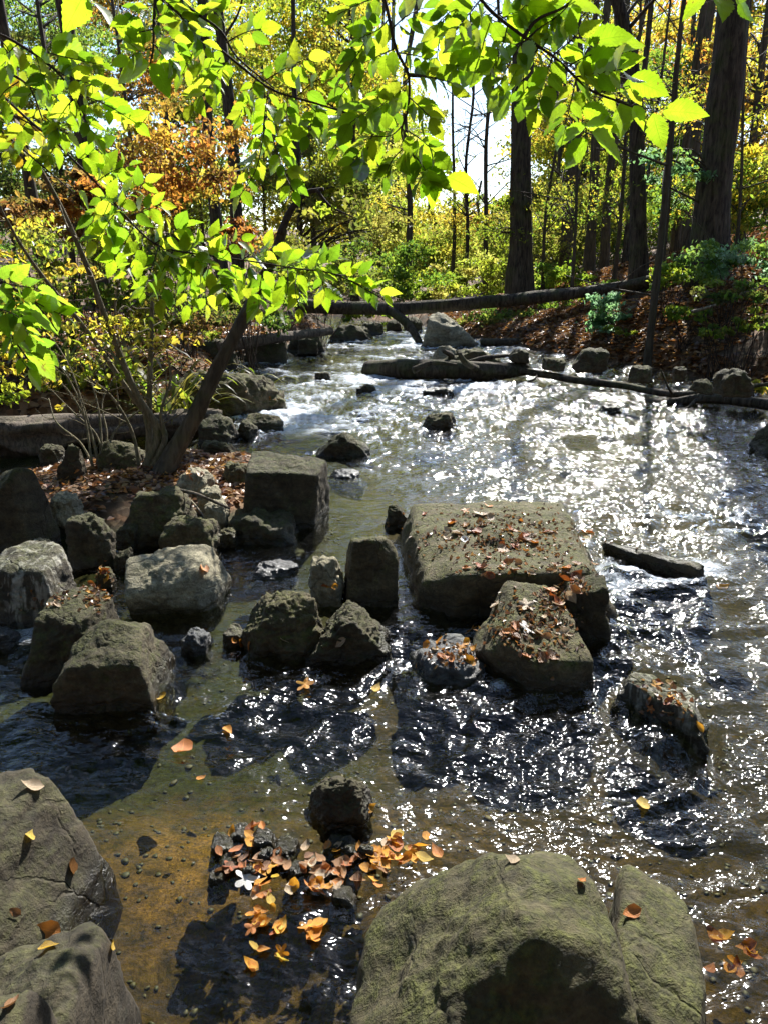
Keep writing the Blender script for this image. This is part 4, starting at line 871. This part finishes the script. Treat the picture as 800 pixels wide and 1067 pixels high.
branch('leafy twig spreading lime leaves across the top left corner', [[(-40, 28), (5, 38), (54, 70), (75, 95), (92, 128)], [(-30, 60), (0, 72), (30, 90), (45, 125)]],
    [(0, 40, 20, 75, 4), (30, 48, 45, 85, 5), (54, 70, 30, 100, 4), (50, 55, 108, 68, 6), (75, 95, 142, 128, 7), (78, 100, 60, 135, 4), (60, 75, 100, 90, 5), (80, 110, 100, 140, 4), (20, 45, 5, 70, 3), (30, 90, 60, 100, 4), (20, 85, -5, 110, 4), (45, 120, 70, 140, 4), (75, 95, 110, 85, 4)],
    1.9, 25, manual=[(88, -6, 66, 36), (97, 2, 115, 28), (54, 42, 90, 62), (90, 60, 112, 70), (110, 104, 147, 130)], seed=1)
branch('hanging twig ending in a pair of large lime leaves, upper left', [[(163, -20), (161, 20), (160, 50), (157, 66)]],
    [(163, 5, 135, 20, 4), (161, 20, 185, 45, 5), (161, 30, 130, 35, 4), (160, 45, 178, 62, 4), (160, 50, 135, 60, 3), (163, -5, 185, 10, 4)],
    1.75, 24, manual=[(156, 66, 123, 88), (157, 66, 178, 104), (148, 50, 120, 27), (150, 28, 130, 52)], seed=2)
branch('long double twig slanting down from the top edge left of the middle', [[(150, -18), (165, -5), (202, 28), (250, 68), (285, 94), (330, 108), (370, 122), (410, 150)], [(175, -14), (200, 10), (230, 32), (248, 60), (286, 92)]],
    [(185, 12, 215, 50, 5), (215, 38, 190, 78, 5), (240, 60, 212, 100, 6), (235, 45, 272, 30, 5), (268, 80, 250, 122, 6), (275, 85, 322, 60, 6), (280, 95, 274, 140, 7), (300, 98, 300, 135, 5), (310, 100, 352, 80, 5), (330, 110, 320, 142, 5), (350, 118, 380, 100, 5), (360, 120, 350, 155, 5), (380, 130, 420, 112, 5), (200, 15, 235, 10, 5), (170, 0, 196, 24, 4), (276, 135, 250, 205, 9), (284, 140, 306, 200, 8), (222, 50, 225, 92, 5), (200, 40, 180, 70, 4), (320, 108, 345, 130, 4), (230, 60, 200, 110, 5), (400, 145, 380, 170, 4)],
    1.85, 26, seed=3)
branch('drooping twig with dark shaded leaves left of the bright sky gap', [[(392, -25), (402, 5), (412, 50), (425, 78), (425, 112), (418, 140), (432, 165)], [(425, 78), (446, 80), (470, 83)]],
    [(405, 20, 375, 40, 5), (408, 30, 440, 8, 5), (412, 50, 380, 65, 6), (415, 55, 448, 62, 4), (428, 78, 470, 86, 5), (425, 85, 395, 112, 6), (425, 100, 448, 122, 5), (420, 130, 385, 142, 6), (422, 135, 452, 158, 6), (425, 150, 400, 185, 6), (430, 160, 450, 192, 6), (385, 35, 360, 75, 5), (395, 100, 365, 128, 5), (388, 140, 365, 172, 4), (400, -5, 352, 15, 5), (375, 60, 355, 100, 4)],
    1.65, 29, manual=[(466, 184, 499, 203), (446, 176, 450, 219), (432, 150, 466, 178)], seed=4, pal=LIME*.85)
branch('big leafy bough hanging across the sky right of the top middle', [[(480, -28), (497, -5), (515, 15), (545, 38), (580, 62), (612, 92), (645, 106), (672, 116)], [(545, 38), (560, 20), (590, 5), (600, -20)]],
    [(500, 0, 475, 30, 5), (505, 12, 480, 52, 5), (512, 18, 500, 68, 5), (520, 20, 548, 5, 5), (528, 28, 510, 78, 5), (545, 40, 520, 88, 6), (550, 40, 590, 15, 6), (560, 50, 545, 104, 6), (575, 58, 602, 35, 5), (575, 60, 560, 112, 6), (590, 70, 640, 48, 5), (600, 80, 588, 130, 6), (600, 80, 648, 72, 5), (540, -5, 575, 20, 5), (600, -5, 560, 30, 5), (480, -5, 455, 25, 5), (462, 20, 455, 60, 3), (620, 96, 660, 88, 4), (560, 30, 530, 50, 4)],
    1.6, 32, manual=[(690, 117, 739, 121), (680, 118, 692, 158), (616, 138, 648, 174), (611, 128, 646, 139), (611, 130, 576, 158), (612, 146, 588, 177), (660, 110, 670, 137), (646, 106, 646, 146), (606, 112, 640, 128), (655, 82, 697, 100), (672, 48, 636, 58), (612, 45, 660, 38), (588, 6, 629, 16), (604, 66, 655, 62), (495, 42, 467, 64), (500, 48, 482, 92), (506, 48, 516, 88), (532, 96, 514, 127), (545, 96, 554, 128), (540, 85, 520, 112), (615, 62, 640, 88), (640, 70, 672, 60)], seed=5)
branch('tuft of leaf tips dipping in from the top edge above the biggest trunk', [[(760, -45), (748, -20), (742, -6)]], [(748, -20, 770, 0, 3)], 1.5, 32, manual=[(738, -9, 710, 23), (744, -8, 752, 24), (728, -22, 712, -4)], seed=6)
branch('low beech branch sweeping lime leaves from the left edge over the leaning trunk', [[(-30, 72), (0, 97), (30, 125), (58, 148), (80, 170), (100, 190), (120, 212), (145, 240), (170, 258), (215, 266), (260, 272), (310, 280), (350, 286), (400, 312)], [(-20, 118), (0, 135), (35, 165), (82, 205)]],
    [(100, 190, 135, 172, 6), (110, 200, 95, 235, 5), (120, 212, 152, 190, 6), (125, 215, 100, 252, 6), (135, 225, 168, 212, 6), (140, 235, 118, 270, 6), (150, 245, 130, 290, 6), (160, 255, 192, 235, 6), (165, 258, 150, 305, 6), (180, 262, 168, 312, 6), (190, 265, 228, 242, 6), (200, 265, 195, 318, 7), (215, 268, 252, 248, 6), (220, 270, 215, 318, 6), (240, 272, 235, 310, 6), (250, 273, 288, 256, 6), (260, 275, 252, 300, 5), (275, 278, 270, 322, 6), (290, 280, 322, 268, 5), (300, 280, 294, 322, 6), (310, 282, 312, 322, 5), (320, 283, 347, 272, 5), (335, 285, 340, 308, 5), (350, 286, 378, 288, 5), (365, 292, 400, 308, 5), (30, 125, 8, 158, 5), (50, 142, 72, 122, 4), (60, 150, 42, 172, 4), (78, 168, 108, 152, 4), (170, 258, 200, 285, 6), (130, 220, 110, 205, 4), (10, 105, -10, 130, 4), (90, 180, 120, 175, 4), (200, 265, 230, 290, 5)],
    2.3, 24, manual=[(82, 199, 93, 223), (318, 262, 300, 272), (107, 177, 92, 152)], seed=7)
branch('yellowing twig with small gold leaves at the left edge', [[(-30, 90), (0, 112), (30, 128), (55, 140)]], [(0, 110, 20, 92, 5), (5, 112, 35, 140, 6), (15, 120, 50, 125, 5), (-5, 120, 20, 150, 5), (30, 128, 55, 150, 4), (0, 140, 30, 170, 5)], 2.6, 20, pal=np.array([(.62, .55, .03), (.7, .45, .03), (.5, .55, .03), (.45, .55, .02)]), seed=8)
branch('dark green long leaved bough entering low at the left edge', [[(-60, 268), (-10, 290), (30, 310), (60, 345)], [(-50, 300), (-5, 330), (30, 375)]], [(-5, 290, 40, 300, 5), (10, 300, 30, 350, 5), (20, 305, 70, 330, 5), (0, 330, 45, 365, 5), (10, 340, 30, 385, 5), (-10, 320, 20, 330, 4)], 1.7, 27, manual=[(40, 305, 90, 332), (25, 360, 58, 398), (20, 325, 62, 350)], pal=np.array([(.32, .55, .03), (.24, .45, .03), (.4, .6, .03)]), seed=9)

# ------------------------------------------------------------ fallen leaves, one object each
def fallen_mesh(k):
    r = np.random.default_rng(900+k); nu, nv = 9, 5
    U, Vv, W, F = leaf_grid(nu, nv, .04, r.uniform(.24, .36)); cu = r.uniform(.1, .8); cv = r.uniform(-.3, 1.2)
    x = U-.5; z = cu*x*x+cv*W*W*2+.10*np.sin(U*7+k)*W*2; z -= z.min()
    V = np.stack([x, W, z], -1); uv = np.stack([U, Vv], -1)
    return V, F, uv
def maple_mesh(k):
    n = 40; a = np.linspace(0, 2*PI, n, endpoint=False); r = .5*(.45+.55*np.abs(np.cos(a*2.5))**1.6); r[(np.abs(a-PI) < .25)] *= .6
    ring = np.stack([r*np.cos(a), r*np.sin(a), .12*np.sin(3*a+k)*r+.2*r*r], -1); inner = ring*.5+np.array([0, 0, 0.0])
    V = np.concatenate([[[0, 0, .01]], inner, ring]); i = np.arange(n); j = (i+1) % n
    F = np.concatenate([np.stack([1+i, 1+n+i, 1+n+j, 1+j], -1), np.stack([np.zeros(n, int), 1+i, 1+j, 1+j], -1)[::1]])
    F2 = F[:n]; f3 = np.stack([np.zeros(n//2, int), 1+i[::2], 1+j[::2], 1+(i[::2]+2) % n], -1)
    uv = np.concatenate([[[.5, 0]], np.stack([.5+.2*np.cos(a), .5*np.sin(5*a)], -1), np.stack([.5+.4*np.cos(a), .8*np.sin(5*a)], -1)])
    return V, np.concatenate([F2, f3]), uv
PROTO = {}
MATS = ['fl_rust', 'fl_brown', 'fl_tan', 'fl_orange', 'fl_yellow', 'fl_pale']
def leaf_data(m, k):
    if (m, k) not in PROTO:
        V, F, uv = maple_mesh(k) if k >= 5 else fallen_mesh(k)
        o = make_mesh('fallen_leaf', V, F, M[m], uv=uv); PROTO[(m, k)] = o.data; bpy.data.objects.remove(o)
    return PROTO[(m, k)]
NL = [0]
def fallen(px, py, lpx, m, label, group=None, z=None, k=None, rs=rng):
    if z is None:
        h = hit(px, py)
        gpos = gp(px, py, .012)
        if h is None or (h[0]-Vector(CAM)).length > np.linalg.norm(gpos-CAM)*1.0 and ground_z(gpos[0], gpos[1]) < 0:
            q = gpos; nr = Vector((0, 0, 1))
            if h is None and ground_z(q[0], q[1]) > 0:
                for _ in range(8): q = gp(px, py, ground_z(q[0], q[1])+.015)
        else: q = h[0]; nr = h[1]
        if nr.z < 0: nr = -nr
        if nr.z < .25 and h is not None: return
    else: q = gp(px, py, z); nr = Vector((0, 0, 1))
    q = Vector([float(c) for c in q]); t = (q.y)/ray(px, py)[1]; L = lpx/FPX*t*1.15
    o = bpy.data.objects.new('fallen_leaf', leaf_data(m, int(rs.choice([0, 1, 2, 3, 4]*3+[5])) if k is None else k)); COL.objects.link(o)
    nn = (nr+Vector(rs.normal(size=3)*.28)).normalized(); o.rotation_mode = 'QUATERNION'
    o.rotation_quaternion = nn.to_track_quat('Z', 'X') @ Vector((0, 0, 1)).rotation_difference(Vector((0, 0, 1)))
    from mathutils import Quaternion
    o.rotation_quaternion = o.rotation_quaternion @ Quaternion((0, 0, 1), rs.uniform(0, 2*PI))
    o.scale = (L,)*3; o.location = q+nr*.004
    tag(o, label, 'leaf', group); NL[0] += 1; return o
CL = [ # px, py, rx, ry, count, colours, leaf px, label/group
 (490, 543, 40, 13, 15, 'rrrbt', 11, 'back of the big mossy island slab'), (470, 560, 18, 8, 5, 'tpb', 11, 'back of the big mossy island slab'), (545, 562, 40, 14, 13, 'rbtr', 11, 'middle of the big mossy island slab'), (520, 588, 26, 12, 14, 'rrbt', 11, 'middle of the big mossy island slab'), (610, 560, 18, 12, 7, 'rrb', 10, 'right end of the big mossy island slab'),
 (590, 620, 20, 22, 24, 'rrrbt', 13, 'gap behind the tilted island slab'), (552, 662, 32, 24, 20, 'tbtrt', 13, 'tilted slab at the front of the island'), (468, 680, 26, 9, 10, 'oort', 12, 'low wet stone left of the tilted slab'), (692, 730, 24, 22, 9, 'rbo', 11, 'narrow rock in the glitter'),
 (252, 886, 24, 26, 22, 'orrbb', 14, 'leaf raft around the dark stones'), (312, 914, 46, 22, 30, 'rrobbt', 14, 'leaf raft around the dark stones'), (362, 905, 44, 26, 30, 'rbotb', 14, 'leaf raft around the dark stones'), (430, 885, 26, 12, 14, 'ooyr', 16, 'bright orange end of the leaf raft'), (277, 958, 17, 58, 26, 'yoor', 15, 'golden tail of the leaf raft'), (398, 900, 10, 14, 6, 'oo', 18, 'bright orange end of the leaf raft'), (325, 972, 10, 7, 4, 'o', 18, 'golden tail of the leaf raft'),
 (104, 606, 10, 18, 14, 'rrot', 9, 'crevice left of the big pale boulder'), (175, 493, 45, 10, 20, 'orbt', 8, 'rocky point under the leaning trunk'), (98, 497, 30, 12, 12, 'orbt', 8, 'rocky point under the leaning trunk'), (45, 622, 18, 7, 7, 'tbr', 9, 'mossy boulder behind the blocky dark one'), (210, 412, 55, 8, 14, 'orbt', 7, 'mossy ledge on the left bank'), (590, 590, 30, 8, 6, 'rb', 10, 'middle of the big mossy island slab'), (358, 585, 4, 10, 0, 'r', 9, ''), (345, 610, 6, 6, 5, 'or', 9, 'foot of the upright dark block'), (250, 672, 10, 8, 5, 'or', 10, 'foot of the low rounded rock')]
cm = dict(r='fl_rust', b='fl_brown', t='fl_tan', o='fl_orange', y='fl_yellow', p='fl_pale')
for (px, py, rx, ry, n, cs, l, lab) in CL:
    n0 = NL[0]
    for k in range(n):
        a, q = rng.uniform(-1, 1, 2) if py > 860 else rng.normal(size=2)*.62
        raft = py > 860
        fallen(px+np.clip(a, -1.3, 1.3)*rx, py+np.clip(q, -1.3, 1.3)*ry, l*rng.uniform(.75, 1.3), cm[cs[rng.integers(len(cs))]], 'dry fallen leaf among others on the '+lab, 'fallen leaves on the '+lab)
for (px, py, l, m, k, lab) in [(32, 820, 22, 'fl_tan', 2, 'curled tan leaf on top of the striped grey boulder'), (30, 872, 14, 'fl_yellow', 1, 'small yellow leaf low on the striped boulder'), (73, 905, 20, 'fl_brown', 2, 'dark brown leaf on the right slope of the striped boulder'), (14, 950, 14, 'fl_brown', 3, 'small brown leaf at the left edge above the rounded boulder'), (48, 970, 26, 'fl_rust', 1, 'rust red leaf in the crevice between two grey boulders'), (52, 988, 22, 'fl_yellow', 0, 'yellow oval leaf on the rounded grey boulder'), (125, 1017, 24, 'fl_brown', 2, 'brown leaf on the right end of the rounded grey boulder'), (45, 1055, 24, 'fl_orange', 1, 'curled orange brown leaf on the corner boulder'), (12, 1050, 22, 'fl_brown', 2, 'brown leaf flat on the corner boulder at the left edge'),
    (533, 897, 14, 'fl_tan', 1, 'small tan leaf near the crest of the olive boulder'), (605, 920, 14, 'fl_rust', 2, 'small rust leaf on the right shoulder of the olive boulder'), (656, 952, 22, 'fl_rust', 3, 'orange brown leaf stuck upright in the crack of the olive boulder'),
    (190, 783, 28, 'fl_rust', 1, 'rust leaf floating alone on the dark water at the left'), (238, 762, 16, 'fl_orange', 0, 'orange leaf drifting below the riffle at the left'), (318, 714, 18, 'fl_orange', 6, 'orange leaf caught in the sparkles below the low rounded rock'), (670, 841, 18, 'fl_yellow', 1, 'yellow leaf floating in the brightest glitter'), (392, 719, 16, 'fl_yellow', 2, 'yellow leaf floating below the triangular rock'), (356, 670, 16, 'fl_tan', 0, 'tan oval leaf on the face of the triangular rock'), (296, 668, 14, 'fl_tan', 3, 'tan leaf at the foot of the low rounded rock'), (286, 662, 10, 'fl_orange', 1, 'small orange leaf on the low rounded rock'), (257, 917, 24, 'fl_pale', 5, 'white star shaped maple leaf in the leaf raft'), (170, 728, 20, 'fl_yellow', 2, 'yellow leaf washed against the blocky dark boulder'), (212, 594, 14, 'fl_rust', 1, 'rust leaf on the slope of the big pale boulder'), (728, 757, 12, 'fl_orange', 0, 'orange leaf at the tip of the narrow rock'), (752, 613, 14, 'fl_orange', 2, 'orange leaf past the end of the dark ledge'), (115, 985, 18, 'fl_yellow', 0, 'yellow leaf on the water touching the striped boulder'), (490, 657, 14, 'fl_rust', 5, 'deep red leaf at the left tip of the tilted slab'), (548, 655, 18, 'fl_pale', 5, 'pale leaf highest on the tilted slab'), (210, 812, 10, 'fl_orange', 2, 'small orange leaf under the surface above the gold gravel'), (385, 842, 12, 'fl_orange', 1, 'orange leaf beside the rounded grey stone')]:
    fallen(px, py, l, cm.get(m, m), lab, k=k)
for k in range(10):
    fallen(735+rng.uniform(0, 62), 955+rng.uniform(0, 60), 20, ['fl_rust', 'fl_orange'][k % 2], 'orange leaf sunk under the rippling water at the lower right', 'sunken leaves at the lower right', z=-.06)
# dark pebbles of the raft
for k, (a, b, c, d) in enumerate([(222, 242, 866, 888), (238, 262, 856, 876), (262, 288, 862, 886), (230, 250, 888, 908), (285, 312, 870, 898), (268, 286, 882, 900), (218, 236, 904, 920), (340, 372, 868, 892), (372, 392, 880, 896), (300, 322, 895, 912), (345, 370, 922, 946), (250, 268, 902, 916)]):
    rock('small black wet stone in the leaf raft', a, b, c, d, .9, zb=0, H=.018+.01*(k % 3), sink=.06, seed=300+k, mat='rock_dark', p=9, noise=1.8, sub=4, group='black stones in the leaf raft', name='stone')
# green sprig by the grey stone
b = gp(368, 852, .03); o = thing('water_plant', 'tiny bright green sprig growing beside the rounded grey stone', 'plant', b); rs = np.random.default_rng(6)
fo = MB(); cc, V, F, C = clumps(rs, b+np.array([.0, 0, .03]), (.035, .03, .02), 6, 34, .022, 'green+yg', .3); fo.add(V, F, C); fo.build('foliage', M['foliage'], o, smooth=False)
mb = MB()
for q in cc: mb.add(*tube(curve([b, (b+q)/2, q], 5), .0015, .0008, 4))
mb.build('stem', M['twig'], o)
# litter nobody could count
rs = np.random.default_rng(17)
def litter(name, label, x0, x1, y0, y1, n, s, pal, near=0):
    x = rs.uniform(x0, x1, n); y = rs.uniform(y0, y1, n); z = terrain(x, y); dens = n2(x, y, 1.1, 61.)
    k = (z > .045) & (dens+rs.normal(size=n)*.25 > -.55); x, y, z = x[k], y[k], z[k]; m = len(x)
    N = rs.normal(size=(m, 3))*.33+np.array([0, 0, 1]); Dr = rs.normal(size=(m, 3))*np.array([1, 1, .12])
    V, F = leafquads(np.stack([x, y, z+.012+rs.random(m)*.02], -1), s*rs.uniform(.6, 1.3, m), Dr, N, rs, .7)
    P = np.array(pal)[rs.integers(0, len(pal), m)]*rs.uniform(.6, 1.2, (m, 1))
    kind(make_mesh(name, V, F, M['litter'], col=np.repeat(P, 6, 0), smooth=False), 'stuff', label)
LP = [(.48, .20, .05), (.34, .13, .04), (.58, .34, .13), (.2, .09, .04), (.66, .38, .12), (.38, .2, .08), (.6, .25, .05)]
litter('leaf_litter', 'orange brown leaf litter covering the right bank', 1.2, 11, 8, 24, 100000, .10, LP)
litter('leaf_litter', 'brown leaf litter on the low left bank', -9, -1.2, 6.6, 20, 36000, .085, LP)
litter('leaf_litter', 'leaf litter between the stones of the rocky point', -3.4, -.1, 4.2, 7.2, 9000, .06, LP)

P_, N_ = [], []
for (px, py, rx, ry, n) in [(530, 560, 95, 34, 900), (555, 655, 50, 36, 420), (590, 620, 24, 26, 260), (468, 682, 30, 12, 120), (692, 735, 34, 28, 130), (45, 622, 30, 12, 120), (100, 610, 16, 22, 200), (215, 412, 70, 10, 500)]:
    for k in range(n):
        a, q = rs.normal(size=2)*.55; h = hit(px+a*rx, py+q*ry)
        if h is None or h[1].z < .45: continue
        P_.append(tuple(h[0]+h[1]*.004)); N_.append(tuple(h[1]))
m = len(P_); N_ = np.array(N_)+rs.normal(size=(m, 3))*.3; V, F = leafquads(np.array(P_), rs.uniform(.010, .034, m), rs.normal(size=(m, 3)), N_, rs, .6)
kind(make_mesh('leaf_crumbs', V, F, M['litter'], col=np.repeat(np.array(LP)[rs.integers(0, len(LP), m)]*rs.uniform(.35, 1.1, (m, 1)), 6, 0), smooth=False), 'stuff', 'crumbled bits of leaf strewn over the rocks')

# ------------------------------------------------------------ light, sky, camera
w = bpy.data.worlds.new('World'); SC.world = w; w.use_nodes = True
nt = w.node_tree; nt.nodes.clear(); ow = nt.nodes.new('ShaderNodeOutputWorld'); bg = nt.nodes.new('ShaderNodeBackground')
sky = nt.nodes.new('ShaderNodeTexSky'); sky.sky_type = 'NISHITA'; sky.sun_disc = False; sky.sun_elevation = SUN_EL; sky.sun_rotation = SUN_AZ
sky.dust_density = .4; sky.ozone_density = 2.0
bg.inputs[1].default_value = .085
nt.links.new(sky.outputs[0], bg.inputs[0]); nt.links.new(bg.outputs[0], ow.inputs[0])
L = bpy.data.lights.new('sun', 'SUN'); L.energy = 5.0; L.angle = math.radians(.53); L.color = (1, .97, .92)
lo = bpy.data.objects.new('sun', L); COL.objects.link(lo); lo.rotation_mode = 'QUATERNION'; lo.rotation_quaternion = Vector(SDIR).to_track_quat('Z', 'Y'); lo.location = (10, 30, 30)
cam = bpy.data.cameras.new('camera'); co = bpy.data.objects.new('camera', cam); COL.objects.link(co); SC.camera = co
co.location = (0, 0, CH); co.rotation_euler = (PI/2-PITCH, 0, 0); cam.sensor_fit = 'VERTICAL'; cam.sensor_height = 24; cam.lens = 12/(533.5/FPX)
cam.clip_start = .05; cam.clip_end = 1000
SC.view_settings.view_transform = 'Standard'; SC.view_settings.look = 'None'; SC.view_settings.gamma = 1; SC.view_settings.use_curve_mapping = False
SC.view_settings.exposure = 1.42
cy = SC.cycles; cy.max_bounces = 5; cy.diffuse_bounces = 2; cy.glossy_bounces = 2; cy.transmission_bounces = 4; cy.transparent_max_bounces = 8
cy.caustics_reflective = False; cy.caustics_refractive = False; cy.use_denoising = True; cy.sample_clamp_indirect = 4
cy.use_adaptive_sampling = True; cy.adaptive_threshold = .05
